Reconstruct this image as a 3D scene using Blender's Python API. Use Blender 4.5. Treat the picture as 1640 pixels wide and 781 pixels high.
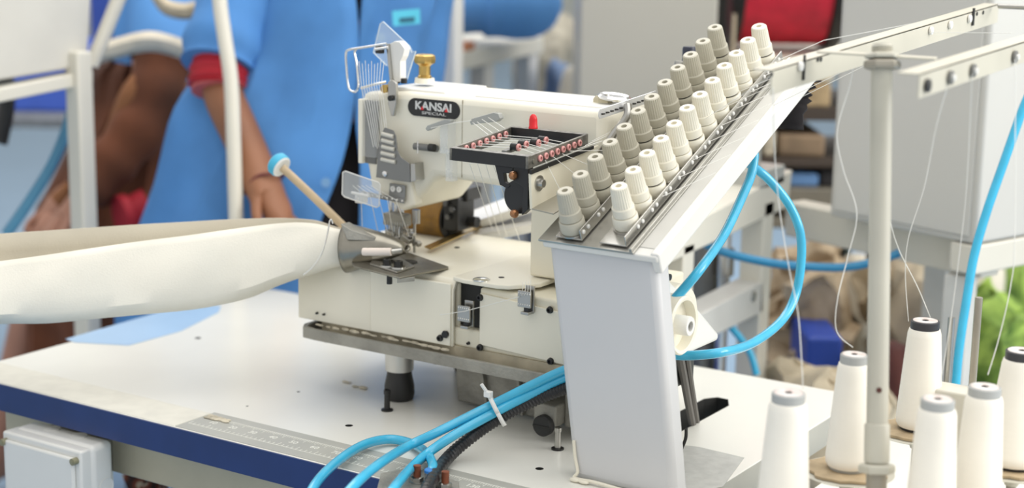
import bpy, bmesh, math, random
from mathutils import Vector, Matrix, noise
random.seed(7)
R = math.radians
for o in list(bpy.data.objects): bpy.data.objects.remove(o)
scene = bpy.context.scene
COL = scene.collection

# ------------------------------------------------------------------ camera
W, H, F = 1640.0, 781.0, 2650.0
CAM = Vector((0, 0, 1.45))
YAW, PITCH, ROLL = R(33.0), R(11.5), R(1.0)
fw = Vector((-math.sin(YAW)*math.cos(PITCH), math.cos(YAW)*math.cos(PITCH), -math.sin(PITCH)))
r0 = Vector((math.cos(YAW), math.sin(YAW), 0)); u0 = r0.cross(fw)
rt = math.cos(ROLL)*r0 + math.sin(ROLL)*u0
up = -math.sin(ROLL)*r0 + math.cos(ROLL)*u0
cam = bpy.data.cameras.new('camera')
cam.sensor_width = 36; cam.lens = F/W*36
cam.clip_start = .05; cam.clip_end = 100
cam.dof.use_dof = True; cam.dof.focus_distance = 2.13; cam.dof.aperture_fstop = 2.6
co = bpy.data.objects.new('camera', cam); COL.objects.link(co)
m = Matrix((rt, up, -fw)).transposed().to_4x4(); m.translation = CAM
co.matrix_world = m
scene.camera = co

# ------------------------------------------------------------------ light and exposure
scene.view_settings.view_transform = 'Standard'
scene.view_settings.look = 'None'
scene.view_settings.gamma = 1; scene.view_settings.use_curve_mapping = False
scene.view_settings.exposure = 0.1
w = bpy.data.worlds.new('world'); scene.world = w; w.use_nodes = True
bg = w.node_tree.nodes['Background']; bg.inputs[0].default_value = (0.99, 0.985, 0.97, 1); bg.inputs[1].default_value = 0.80
def area(name, loc, tgt, size, sy, power, color):
    l = bpy.data.lights.new(name, 'AREA'); l.shape = 'RECTANGLE'; l.size = size; l.size_y = sy; l.energy = power; l.color = color
    o = bpy.data.objects.new(name, l); COL.objects.link(o); o.location = loc
    o.rotation_euler = (Vector(tgt)-Vector(loc)).to_track_quat('-Z', 'Y').to_euler()
    return o
area('window_light', (3.3, 3.7, 2.7), (-1.1, 2.1, .8), 3.4, 2.2, 150, (1.0, .985, .95))
area('ceiling_light', (-.2, 2.2, 3.7), (-1.3, 2.0, .8), 4.2, 4.2, 84, (1.0, .98, .94))
area('hall_light', (-3.2, 4.6, 3.6), (-2.4, 4.4, 0), 3.6, 3.6, 85, (1.0, .985, .96))

# ------------------------------------------------------------------ projection helpers (pixel -> point on a real plane)
def ray(px, py): return fw + ((px-W/2)/F)*rt - ((py-H/2)/F)*up
def PZ(px, py, z): d = ray(px, py); return CAM + d*((z-CAM.z)/d.z)
def PY(px, py, y): d = ray(px, py); return CAM + d*((y-CAM.y)/d.y)
def PX(px, py, x): d = ray(px, py); return CAM + d*((x-CAM.x)/d.x)
def PD(px, py, dd): return CAM + ray(px, py)*dd

# ------------------------------------------------------------------ materials
MATS = {}
def mat(name, col, rough=.5, metal=0., var=.05, scale=12., bump=0., bscale=60., trans=0., alpha=1., coat=0., col2=None, sheen=0., emit=None):
    if name in MATS: return MATS[name]
    M = bpy.data.materials.new(name); M.use_nodes = True
    nt = M.node_tree; b = nt.nodes['Principled BSDF']
    tc = nt.nodes.new('ShaderNodeTexCoord')
    n = nt.nodes.new('ShaderNodeTexNoise'); n.inputs['Scale'].default_value = scale; n.inputs['Detail'].default_value = 4
    nt.links.new(tc.outputs['Object'], n.inputs['Vector'])
    cr = nt.nodes.new('ShaderNodeValToRGB')
    c2 = col2 if col2 else tuple(max(0, c*(1-var*2)) for c in col)
    cr.color_ramp.elements[0].color = (*c2, 1); cr.color_ramp.elements[1].color = (*col, 1)
    cr.color_ramp.elements[0].position = .32; cr.color_ramp.elements[1].position = .62
    nt.links.new(n.outputs['Fac'], cr.inputs[0]); nt.links.new(cr.outputs[0], b.inputs['Base Color'])
    b.inputs['Roughness'].default_value = rough; b.inputs['Metallic'].default_value = metal
    b.inputs['Transmission Weight'].default_value = trans; b.inputs['Alpha'].default_value = alpha
    b.inputs['Coat Weight'].default_value = coat
    if sheen: b.inputs['Sheen Weight'].default_value = sheen
    if bump:
        n2 = nt.nodes.new('ShaderNodeTexNoise'); n2.inputs['Scale'].default_value = bscale; n2.inputs['Detail'].default_value = 5
        nt.links.new(tc.outputs['Object'], n2.inputs['Vector'])
        bp = nt.nodes.new('ShaderNodeBump'); bp.inputs['Strength'].default_value = bump; bp.inputs['Distance'].default_value = .01
        nt.links.new(n2.outputs['Fac'], bp.inputs['Height']); nt.links.new(bp.outputs[0], b.inputs['Normal'])
    MATS[name] = M; return M
cream = mat('cream_paint', (.86, .82, .69), .38, var=.03, scale=6, coat=.15)
cream2 = mat('warm_cream_paint', (.82, .77, .62), .42, var=.04, scale=8)
white_p = mat('white_paint', (.80, .79, .75), .35, var=.02, scale=6, coat=.1)
table_w = mat('white_laminate', (.80, .79, .73), .28, var=.035, scale=3.5)
post_p = mat('pale_grey_paint', (.60, .605, .615), .35, var=.015, scale=5)
blue_edge = mat('blue_edge_band', (.009, .032, .145), .33, var=.08, scale=15)
grey_strip = mat('grey_strip', (.42, .42, .38), .4, var=.06, scale=9)
dusty = mat('dusty_strip', (.72, .70, .62), .6, var=.05, scale=30)
white_mark = mat('white_marking', (.82, .82, .76), .6)
steel = mat('steel', (.48, .47, .44), .3, 1., var=.08, scale=20)
chrome = mat('chrome', (.78, .78, .77), .14, 1., var=.03, scale=20)
cast = mat('cast_aluminium', (.36, .35, .31), .55, .35, var=.18, scale=18, bump=.25, bscale=120)
grime = mat('oily_grime', (.34, .28, .18), .55, var=.25, scale=25, bump=.3)
dark = mat('dark_cavity', (.02, .02, .018), .6)
black = mat('black_plastic', (.018, .018, .018), .38, var=.2)
black_m = mat('black_metal', (.03, .03, .03), .32, .4)
rubber = mat('rubber', (.022, .022, .022), .5, var=.15)
brass = mat('brass', (.55, .38, .13), .28, 1., var=.1)
rust = mat('rusty_bolt', (.24, .07, .03), .6, .2, var=.2, scale=80)
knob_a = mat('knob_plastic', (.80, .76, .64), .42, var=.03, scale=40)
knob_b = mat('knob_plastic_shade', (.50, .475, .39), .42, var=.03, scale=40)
pink = mat('pink_ceramic', (.70, .33, .31), .3, coat=.3)
red_cap = mat('red_plastic', (.72, .012, .02), .35)
clear = mat('clear_plastic', (.80, .84, .86), .1, trans=.0, alpha=.30)
clear2 = mat('clear_acrylic', (.75, .84, .92), .08, trans=.0, alpha=.26)
amber = mat('amber_roller', (.30, .145, .006), .3, var=.25, scale=30)
thread_m = mat('white_thread', (.86, .85, .80), .7)
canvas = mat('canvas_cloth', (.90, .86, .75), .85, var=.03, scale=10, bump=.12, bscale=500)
canvas_shaded = mat('canvas_inside_shaded', (.62, .57, .46), .85, var=.05, scale=10, bump=.12, bscale=500)  # same canvas, darkened to paint in the shade on the rear fold
hose_m = mat('blue_hose', (.045, .46, .72), .22, var=.06, scale=30, coat=.4)
hose_d = mat('blue_hose_dark', (.02, .22, .42), .3, var=.06, scale=30)
conduit_m = mat('black_conduit', (.02, .02, .022), .35)
tie_m = mat('white_nylon', (.82, .82, .80), .4)
wood = mat('pale_wood', (.66, .52, .34), .5, var=.12, scale=18)
cap_blue = mat('light_blue_foam', (.07, .48, .72), .5)
cap_white = mat('white_foam', (.92, .94, .93), .5)
cone_m = mat('cotton_thread', (.93, .89, .80), .8, var=.015, scale=30)
cone_grey = mat('grey_core', (.42, .43, .42), .4)
cone_black = mat('black_core', (.035, .035, .04), .4)
foil = mat('paper_label', (.78, .76, .74), .3, var=.2, scale=60, col2=(.62, .48, .42))
card = mat('cardboard', (.52, .40, .25), .8, var=.15, scale=35, bump=.2)
pole_m = mat('beige_pole', (.52, .50, .42), .38, var=.05, scale=10)
rail_m = mat('beige_rail', (.60, .57, .47), .4, var=.04, scale=10)
pole_d = mat('brown_grey_tube', (.36, .33, .27), .35, .2, var=.1)
coat_m = mat('blue_coat', (.085, .27, .62), .8, var=.12, scale=5, bump=.15, bscale=25)
coat_l = mat('light_blue_coat', (.11, .32, .70), .8, var=.08, scale=5)
badge_m = mat('cyan_badge', (.10, .58, .78), .5)
skin = mat('skin', (.30, .125, .06), .5, var=.08, scale=10)
skin2 = mat('skin_pale', (.42, .20, .13), .5, var=.08, scale=10)
hair_m = mat('black_hair', (.012, .01, .009), .6)
red_sl = mat('red_knit', (.42, .012, .025), .7)
coat_m.node_tree.nodes['Bump'].inputs['Strength'].default_value = .35
coat_m.node_tree.nodes['Bump'].inputs['Distance'].default_value = .05
coat_m.node_tree.nodes['Noise Texture.001'].inputs['Scale'].default_value = 3.5
coat_m.node_tree.nodes['Noise Texture.001'].inputs['Detail'].default_value = 2
blackcloth = mat('black_cloth', (.014, .011, .013), .85)
brown_cl = mat('brown_cloth', (.165, .05, .018), .85, var=.35, scale=4, bump=.3, bscale=8)
brown_sh = mat('tan_cloth', (.30, .12, .045), .85, var=.2, scale=5)
beige_cl = mat('beige_cloth', (.68, .58, .42), .85, var=.18, scale=9, bump=.3, bscale=12)
beige_pale = mat('pale_beige_cloth', (.76, .69, .56), .85, var=.1, scale=9)
grey_cab = mat('warm_grey_panel', (.50, .48, .42), .45, var=.02, scale=3)
white_cab = mat('light_grey_panel', (.58, .57, .53), .4, var=.02, scale=3)
white_side = mat('white_panel', (.80, .80, .78), .4, var=.02, scale=3)
frame_w = mat('white_frame_paint', (.70, .67, .58), .4, var=.03, scale=4)
floor_m = mat('blue_grey_floor', (.27, .40, .55), .3, var=.05, scale=1.2)
wall_m = mat('pale_wall', (.60, .59, .52), .7, var=.04, scale=1.5)
blue_box = mat('royal_blue_plastic', (.02, .07, .42), .4)
red_reel = mat('red_tape', (.70, .02, .05), .5, var=.15, scale=20)
green_m = mat('green_leaf', (.38, .56, .10), .7, var=.3, scale=22, bump=.3, col2=(.10, .20, .03))
pattern = mat('patterned_cloth', (.22, .05, .03), .8, scale=45, col2=(.05, .02, .015))
mesh_grey = mat('grey_mesh', (.24, .25, .25), .6, var=.2, scale=30)
taupe = mat('taupe_weave', (.36, .33, .26), .7, var=.22, scale=22, bump=.3)
denim = mat('slate_blue_cloth', (.15, .22, .36), .8, var=.15, scale=8)
box_w = mat('white_box_plastic', (.74, .74, .71), .32, var=.02, scale=8, coat=.1)
sticker = mat('light_blue_sheet', (.40, .58, .80), .3, var=.05, scale=6)
dirt = mat('lint', (.66, .60, .47), .9, var=.2, scale=80, bump=.5)

# ------------------------------------------------------------------ mesh collector
def frame_from(d):
    d = Vector(d).normalized()
    a = Vector((0, 0, 1)) if abs(d.z) < .95 else Vector((1, 0, 0))
    x = a.cross(d).normalized(); return x, d.cross(x).normalized()
def catmull(pts, n=8):
    P = [Vector(p) for p in pts]
    if len(P) < 3: return P
    out = []
    for i in range(len(P)-1):
        p0 = P[max(i-1, 0)]; p1 = P[i]; p2 = P[i+1]; p3 = P[min(i+2, len(P)-1)]
        for k in range(n):
            t = k/n
            out.append(.5*((2*p1)+(p2-p0)*t+(2*p0-5*p1+4*p2-p3)*t*t+(3*p1-p0-3*p2+p3)*t*t*t))
    out.append(P[-1]); return out
class MB:
    def __init__(s): s.bm = bmesh.new(); s.mi = 0
    def face(s, vs):
        try: f = s.bm.faces.new(vs); f.material_index = s.mi; return f
        except ValueError: return None
    def box(s, lo, hi, rot=None, piv=None):
        c = [Vector((x, y, z)) for x in (lo[0], hi[0]) for y in (lo[1], hi[1]) for z in (lo[2], hi[2])]
        if rot is not None:
            p = Vector(piv) if piv is not None else (Vector(lo)+Vector(hi))/2
            c = [rot @ (v-p)+p for v in c]
        v = [s.bm.verts.new(p) for p in c]
        for f in ((0, 1, 3, 2), (4, 6, 7, 5), (0, 4, 5, 1), (2, 3, 7, 6), (0, 2, 6, 4), (1, 5, 7, 3)): s.face([v[i] for i in f])
        return s
    def lathe(s, prof, org=(0, 0, 0), axis=(0, 0, 1), seg=24, star=None):
        org = Vector(org); ax = Vector(axis).normalized(); x, y = frame_from(ax)
        rings = []
        for j, (r, h) in enumerate(prof):
            if r <= 1e-6: rings.append([s.bm.verts.new(org+ax*h)]); continue
            ring = []
            for i in range(seg):
                a = 2*math.pi*i/seg
                rr = r*(1-(star[j] if star and i % 2 else 0))
                ring.append(s.bm.verts.new(org+ax*h+x*rr*math.cos(a)+y*rr*math.sin(a)))
            rings.append(ring)
        for a, b in zip(rings, rings[1:]):
            if len(a) == 1 and len(b) == 1: continue
            for i in range(seg):
                j = (i+1) % seg
                if len(a) == 1: s.face([a[0], b[j], b[i]])
                elif len(b) == 1: s.face([a[i], a[j], b[0]])
                else: s.face([a[i], a[j], b[j], b[i]])
        if len(rings[0]) > 1: s.face(rings[0][::-1])
        if len(rings[-1]) > 1: s.face(rings[-1])
        return s
    def cyl(s, a, b, r, r2=None, seg=20):
        a = Vector(a); b = Vector(b); L = (b-a).length
        return s.lathe([(r, 0), (r if r2 is None else r2, L)], a, b-a, seg)
    def tube(s, pts, r, seg=12, n=8, smooth=True, rf=None):
        P = catmull(pts, n) if smooth else [Vector(p) for p in pts]
        t = [(P[min(i+1, len(P)-1)]-P[max(i-1, 0)]).normalized() for i in range(len(P))]
        x, y = frame_from(t[0]); rings = []
        for i, p in enumerate(P):
            x = (x-t[i]*x.dot(t[i])).normalized(); y = t[i].cross(x)
            rr = rf(i, len(P)) if rf else r
            rings.append([s.bm.verts.new(p+x*rr*math.cos(2*math.pi*k/seg)+y*rr*math.sin(2*math.pi*k/seg)) for k in range(seg)])
        for a, b in zip(rings, rings[1:]):
            for k in range(seg): s.face([a[k], a[(k+1) % seg], b[(k+1) % seg], b[k]])
        s.face(rings[0][::-1]); s.face(rings[-1]); return s
    def prism(s, poly, d):
        d = Vector(d); a = [s.bm.verts.new(Vector(p)) for p in poly]; b = [s.bm.verts.new(Vector(p)+d) for p in poly]
        n = len(a); s.face(a[::-1]); s.face(b)
        for i in range(n): s.face([a[i], a[(i+1) % n], b[(i+1) % n], b[i]])
        return s
    def grid(s, rows, closed=False):
        V = [[s.bm.verts.new(Vector(p)) for p in r] for r in rows]
        for a, b in zip(V, V[1:]):
            k = len(a)
            for i in range(k if closed else k-1): s.face([a[i], a[(i+1) % k], b[(i+1) % k], b[i]])
        return s
    def cap(s, ring): s.face([s.bm.verts.new(Vector(p)) for p in ring]); return s
    def sphere(s, c, r, sx=1, sy=1, sz=1, u=16, v=10):
        mm = Matrix.Translation(Vector(c)) @ Matrix.Diagonal((sx, sy, sz, 1))
        k = len(s.bm.faces)
        bmesh.ops.create_uvsphere(s.bm, u_segments=u, v_segments=v, radius=r, matrix=mm)
        s.bm.faces.ensure_lookup_table()
        for f in s.bm.faces[k:]: f.material_index = s.mi
        return s
    def build(s, name, m, parent=None, bevel=0., smooth=True, loc=None, solid=0., subd=0, **tags):
        bm = s.bm; bmesh.ops.recalc_face_normals(bm, faces=bm.faces)
        root = parent
        off = Vector((0, 0, 0)); q = parent
        while q is not None: off += q.location; q = q.parent
        bb = [v.co for v in bm.verts]
        lo = Vector(tuple(min(c[i] for c in bb) for i in range(3))); hi = Vector(tuple(max(c[i] for c in bb) for i in range(3)))
        if loc is None: loc = Vector(((lo.x+hi.x)/2, (lo.y+hi.y)/2, lo.z if parent is None else (lo.z+hi.z)/2))
        loc = Vector(loc)
        for v in bm.verts: v.co -= loc
        me = bpy.data.meshes.new(name); bm.to_mesh(me); bm.free()
        for mm in (m if isinstance(m, (list, tuple)) else [m]): me.materials.append(mm)
        if smooth:
            me.polygons.foreach_set('use_smooth', [True]*len(me.polygons))
            me.set_sharp_from_angle(angle=R(35))
        o = bpy.data.objects.new(name, me); COL.objects.link(o)
        o.location = loc-off
        if parent is not None: o.parent = parent
        if solid:
            md = o.modifiers.new('thickness', 'SOLIDIFY'); md.thickness = solid; md.offset = 0
        if bevel:
            md = o.modifiers.new('bevel', 'BEVEL'); md.width = bevel; md.segments = 3; md.limit_method = 'ANGLE'; md.angle_limit = R(35)
        if subd:
            md = o.modifiers.new('sub', 'SUBSURF'); md.levels = subd; md.render_levels = subd
        for k, v in tags.items(): o[k] = v
        return o
def thing(name, label, cat, loc, group=None):
    o = bpy.data.objects.new(name, None); COL.objects.link(o); o.location = Vector(loc); o.empty_display_size = .05
    o['label'] = label; o['category'] = cat
    if group: o['group'] = group
    return o
def tags(label, cat, group=None):
    d = dict(label=label, category=cat)
    if group: d['group'] = group
    return d
def text(name, body, m, parent, origin, xdir, ydir, size, extrude=.0003, align='CENTER', sx=1., bold=0.):
    cu = bpy.data.curves.new(name, 'FONT'); cu.body = body; cu.size = size; cu.extrude = extrude; cu.align_x = align; cu.align_y = 'CENTER'; cu.offset = bold
    tmp = bpy.data.objects.new(name+'_tmp', cu); COL.objects.link(tmp)
    bpy.context.view_layer.update()
    me = bpy.data.meshes.new_from_object(tmp.evaluated_get(bpy.context.evaluated_depsgraph_get()))
    bpy.data.objects.remove(tmp); me.name = name
    x = Vector(xdir).normalized(); y = Vector(ydir).normalized(); z = x.cross(y)
    mm = Matrix((x*sx, y, z)).transposed()
    for v in me.vertices: v.co = mm @ v.co
    me.materials.clear(); me.materials.append(m)
    o = bpy.data.objects.new(name, me); COL.objects.link(o)
    off = Vector((0, 0, 0)); q = parent
    while q is not None: off += q.location; q = q.parent
    o.location = Vector(origin)-off; o.parent = parent
    return o

# ------------------------------------------------------------------ the room
b = MB(); b.box((-13, -2.5, -.1), (5, 14, 0)); b.build('floor', floor_m, kind='structure')
b = MB(); b.box((-13.2, 14, 0), (5.2, 14.2, 3.8)); b.build('wall_back', wall_m, kind='structure')
b = MB(); b.box((-13.2, -2.5, 0), (-13, 14, 3.8)); b.build('wall_left', wall_m, kind='structure')

# ------------------------------------------------------------------ sewing table
T = .75; X0, X1, Y0, Y1 = -2.005, -.845, 1.557, 2.262
tb = thing('sewing_table', 'white laminate sewing table with a blue front edge and grey ruler strip', 'table', (-1.42, 1.9, 0))
def cutter(fn):
    c = MB(); fn(c); o = c.build('cut_tmp', dark); return o
b = MB(); b.box((X0, Y0+.002, T-.04), (X1, Y1, T))
top = b.build('tabletop', [table_w, dark], tb, bevel=.0015)
sa, sb = PZ(1073, 682, T), PZ(1150, 636, T)
cuts = MB()
sl = [(-1.03, 1.925), (-.985, 1.925), (-.985, 2.10), (-1.0, 2.128), (-1.018, 2.128), (-1.03, 2.11)]
cuts.prism([(x, y, T-.06) for x, y in sl], (0, 0, .1))
for (px, py, r) in ((559, 681, .0055), (864, 750, .0055), (317, 541, .0055), (478, 627, .0025), (396, 650, .002)):
    p = PZ(px, py, T); cuts.cyl((p.x, p.y, T-.012), (p.x, p.y, T+.02), r, seg=16)
cuts.box((-1.30, 1.89, T-.06), (-1.06, 2.04, T+.03))
cut = cuts.build('cut_tmp', dark)
md = top.modifiers.new('holes', 'BOOLEAN'); md.object = cut; md.operation = 'DIFFERENCE'; md.solver = 'EXACT'
bpy.context.view_layer.update()
me = bpy.data.meshes.new_from_object(top.evaluated_get(bpy.context.evaluated_depsgraph_get()))
me.polygons.foreach_set('use_smooth', [False]*len(me.polygons)); top.modifiers.clear(); top.data = me; bpy.data.objects.remove(cut)
b = MB(); b.box((X0, Y0-.001, T-.041), (X1, Y0+.0018, T-.0008)); b.build('edge_band', blue_edge, tb, label='blue front edge band')
b = MB(); b.box((X0-.001, Y0+.002, T-.04), (X0, Y1, T-.001)); b.build('side_band', grey_strip, tb)
b = MB(); b.box((X1, Y0+.002, T-.04), (X1+.001, Y1, T-.001)); b.build('side_band', grey_strip, tb)
b = MB(); b.box((-1.555, Y0+.004, T), (X1-.002, 1.638, T+.0006)); b.build('ruler_strip', grey_strip, tb, label='grey ruler strip')
b = MB(); b.box((X0+.002, Y0+.004, T), (-1.557, 1.632, T+.0005)); b.build('dusty_strip', dusty, tb, label='dust covered strip')
b = MB(); n = 0
x = -1.55
while x < X1-.01:
    L = .010 if n % 10 == 0 else (.008 if n % 5 == 0 else .005)
    b.box((x, 1.619-L, T+.0006), (x+.0006, 1.619, T+.0009)); x += .0036; n += 1
x = -1.55; n = 0
while x < X1-.01:
    L = .010 if n % 4 == 0 else .006
    b.box((x, 1.5815, T+.0006), (x+.0007, 1.5815+L, T+.0009)); x += .0079; n += 1
b.box((-1.55, 1.619, T+.0006), (X1-.01, 1.6198, T+.0009)); b.box((-1.55, 1.5807, T+.0006), (X1-.01, 1.5815, T+.0009))
b.build('ruler_ticks', white_mark, tb, smooth=False)
for i in range(1, 20):
    text('ruler_number', str(i*10), white_mark, tb, (-1.56+i*.036, 1.602, T+.0007), (1, 0, 0), (0, 1, 0), .013, .0001)
b = MB(); b.prism([tuple(PZ(px, py, T+.0001)) for px, py in ((1062, 709), (1120, 716), (1192, 733), (1158, 779), (1062, 800))], (0, 0, .0006)); b.build('worn_strip', mat('worn_grey', (.50, .50, .47), .5, var=.08, scale=60), tb)
# steel frame beneath
b = MB(); b.box((-1.95, 1.60, .64), (-.9, 1.64, T-.041)); b.build('front_rail', mat('beige_steel', (.46, .42, .31), .45, .1), tb, bevel=.002)
b = MB(); b.box((-1.95, 2.14, .64), (-.9, 2.18, T-.041)); b.build('back_rail', frame_w, tb, bevel=.002)
for lx in (-1.80, -1.0):
    b = MB(); b.box((lx-.03, 1.87, .06), (lx+.03, 1.93, T-.041)); b.box((lx-.02, 1.60, .64), (lx+.02, 2.18, .69)); b.build('leg', frame_w, tb, bevel=.003)
    b = MB(); b.box((lx-.03, 1.60, 0), (lx+.03, 2.22, .06)); b.build('foot', frame_w, tb, bevel=.003)
# worn sheet on far left corner of the table top
q = [(110, 541), (205, 548), (345, 498), (352, 490), (210, 513)]
b = MB(); b.prism([tuple(PZ(px, py, T+.0003)) for px, py in [(105, 543), (120, 548), (206, 553), (290, 530), (350, 500), (354, 490), (300, 487)] ], (0, 0, .0006))
b.build('plastic_sheet', sticker, **tags('light blue film sheet stuck on the far left corner of the white table', 'sheet'))

# lint
for i, (px, py, s_, lab) in enumerate(((352, 670, .022, 'clump of beige lint lying on the ruler strip'), (577, 619, .012, 'small crumb of beige lint near the rubber foot'), (556, 611, .008, 'tiny speck of lint left of the rubber foot crumb'))):
    p = PZ(px, py, T+.002); b = MB()
    for k in range(16):
        b.sphere((p.x+random.uniform(-1, 1)*s_*1.0, p.y+random.uniform(-1, 1)*s_*.3, T+.0018), s_*random.uniform(.15, .32), 1.3, .7, .3, 10, 6)
    b.build('lint_clump', dirt, **tags(lab, 'lint'))

# upright bolts on the table
for px, py, lab in ((620, 657, 'short black bolt standing upright in the table by the rubber foot'), (893, 719, 'short black bolt standing upright in the table beside the grey post')):
    p = PZ(px, py, T); t = thing('upright_bolt', lab, 'bolt', p, 'black bolts standing in the tabletop')
    b = MB(); b.lathe([(.0085, 0), (.0085, .002), (.0045, .003)], p, seg=20); b.build('washer', black_m, t)
    b = MB(); b.lathe([(.0042, .002), (.0042, .024), (.005, .0245), (.005, .030), (.003, .031), (.003, .027), (0, .027)], p, seg=18); b.build('shank', steel if px > 800 else black_m, t)

# junction box under the table
jx0, jx1 = -1.858, -1.70
t = thing('junction_box', 'white plastic electrical junction box hung under the left of the table front', 'box', (-1.78, 1.56, .50))
b = MB(); b.box((jx0+.006, 1.535, .50), (jx1+.008, 1.576, .700)); b.build('housing', box_w, t, bevel=.008)
b = MB(); b.box((jx0, 1.518, .495), (jx1+.004, 1.548, .697)); b.box((jx0+.01, 1.512, .505), (jx1-.006, 1.519, .687)); b.build('lid', box_w, t, bevel=.005)
for x, z in ((jx0+.008, .683), (jx1-.004, .683), (jx0+.008, .51), (jx1-.004, .51)):
    b = MB(); b.cyl((x, 1.520, z), (x, 1.509, z), .005, seg=16); b.cyl((x, 1.5092, z), (x, 1.5080, z), .0025, seg=10); b.build('lid_screw', [mat('olive_screw', (.25, .24, .15), .5)], t)
for y, z in ((1.560, .635), (1.560, .56)):
    b = MB(); b.lathe([(.013, 0), (.0135, .001), (.0125, .0012), (.0115, .0004), (0, .0004)], (jx1+.0078, y, z), (1, 0, 0), 28); b.build('knockout', box_w, t)
for x in (-1.80, -1.745):
    b = MB(); b.lathe([(.012, 0), (.0125, .0008), (.0115, .001), (.0108, .0004), (0, .0004)], (x, 1.560, .7001), (0, 0, 1), 28); b.build('knockout', box_w, t)
b = MB(); b.box((-1.84, 1.576, .62), (-1.72, 1.60, .69)); b.build('mounting_plate', steel, t)

# patterned cloth under the table
b = MB(); p0, p1 = PD(195, 760, 2.75), PD(385, 800, 2.65)
rows = []
for i in range(13):
    t_ = i/12; q = p0.lerp(p1, t_)
    rows.append([(q.x+.02*math.sin(k*1.7+i), q.y+.03*math.sin(i*1.9+k*.4), q.z+.005*math.sin(i*2)-k*.06) for k in range(10)])
b.grid(rows)
pc = mat('spotted_cloth', (.20, .045, .02), .8, scale=50, col2=(.03, .012, .01))
nt = pc.node_tree; vo = nt.nodes.new('ShaderNodeTexVoronoi'); vo.inputs['Scale'].default_value = 38
nt.links.new(nt.nodes['Texture Coordinate'].outputs['Object'], vo.inputs['Vector'])
cr = nt.nodes.new('ShaderNodeValToRGB'); cr.color_ramp.elements[0].color = (.45, .38, .28, 1); cr.color_ramp.elements[1].color = (.20, .045, .02, 1); cr.color_ramp.elements[0].position = .22; cr.color_ramp.elements[1].position = .3
e = cr.color_ramp.elements.new(.6); e.color = (.03, .012, .01, 1)
nt.links.new(vo.outputs['Distance'], cr.inputs[0]); nt.links.new(cr.outputs[0], nt.nodes['Principled BSDF'].inputs['Base Color'])
b.build('patterned_skirt', pc, solid=.004, **tags('dark red spotted cloth hanging below the table frame', 'cloth'))

# ------------------------------------------------------------------ sewing machine
ma = thing('sewing_machine', 'cream industrial multi-needle sewing machine standing on the white table', 'sewing machine', (-1.25, 1.93, T))
def part(b, name, m, bevel=0., parent=ma, **k): return b.build(name, m, parent, bevel=bevel, **k)
# bed
b = MB(); b.box((-1.535, 1.815, .857), (-1.264, 2.07, .945)); b.box((-1.27, 1.87, .857), (-1.20, 2.07, .945)); b.box((-1.225, 1.808, .857), (-1.05, 2.07, .945))
b.box((-1.27, 1.808, .857), (-1.22, 1.88, .884)); part(b, 'bed_casting', cream2, .004)
b = MB()
pr = [(1.801, .857), (1.806, .857), (1.806, .935), (1.812, .945), (1.83, .950), (2.07, .950), (2.07, .955), (1.828, .956), (1.810, .951), (1.801, .938)]
b.prism([(-1.54, y, z) for y, z in pr], (.276, 0, 0)); part(b, 'front_cover', cream, .0012)
b = MB(); b.box((-1.405, 1.7975, .858), (-1.266, 1.801, .946)); part(b, 'cover_bulge', cream, .003)
# rounded top plate
tp = [(-1.266, 1.803), (-1.245, 1.797), (-1.19, 1.797), (-1.175, 1.803), (-1.148, 1.84), (-1.148, 2.07), (-1.266, 2.07)]
b = MB(); b.prism([(x, y, .9495) for x, y in tp], (0, 0, .0065)); part(b, 'bed_plate', cream, .0018)
# dark block painted in as the shade of the bed recess, looper shafts inside
b = MB(); b.box((-1.2655, 1.820, .885), (-1.2255, 1.868, .948)); b.cyl((-1.262, 1.835, .90), (-1.235, 1.835, .945), .006); b.cyl((-1.25, 1.84, .905), (-1.228, 1.84, .905), .008)
part(b, 'looper_recess_shade', dark)

# side panel
b = MB(); b.prism([(-1.2225, 1.8085, .866), (-1.084, 1.8085, .860), (-1.084, 1.8085, .930), (-1.2225, 1.8085, .938)], (0, -.004, 0)); part(b, 'side_panel', cream, .001)
def screw(x, y, z, r=.0042, m=black, name='screw'):
    b = MB(); b.lathe([(r*1.15, 0), (r*1.15, .0008), (r, .001), (r*.95, .004), (r*.55, .0042), (r*.55, .0015), (0, .0015)], (x, y, z), (0, -1, 0), 18); return part(b, name, m)
for px, py in ((769, 476), (881, 496), (769, 556), (882, 578)):
    p = PY(px, py, 1.804); screw(p.x, 1.8045, p.z)
p = PY(705, 541, 1.797); screw(p.x, 1.7975, p.z)
for px, py in ((508, 501), (519, 503)):
    p = PY(px, py, 1.80); screw(p.x, 1.801, p.z, .0016)
p = PY(751, 549, 1.808); screw(p.x, 1.808, p.z, .002)
b = MB(); p = PY(722, 532, 1.808); b.cyl((p.x, 1.81, p.z), (p.x, 1.795, p.z), .0045); b.cyl((p.x, 1.796, p.z), (p.x, 1.793, p.z), .0055, seg=6); part(b, 'adjusting_screw', black_m)
# round plugs on bed top
p = PZ(771, 447, .957); b = MB(); b.lathe([(.012, 0), (.012, .001), (.009, .0026), (0, .003)], (p.x, p.y, .956), seg=28); part(b, 'oil_plug', chrome)
p = PZ(803, 443, .957); b = MB(); b.lathe([(.004, 0), (.004, .0006), (0, .0006)], (p.x, p.y, .956), seg=18); part(b, 'bed_hole', dark)
p = PZ(732, 395, .957); b = MB(); b.lathe([(.004, 0), (.004, .0006), (0, .0006)], (p.x, p.y, .956), seg=18); part(b, 'bed_hole', dark)
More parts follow.
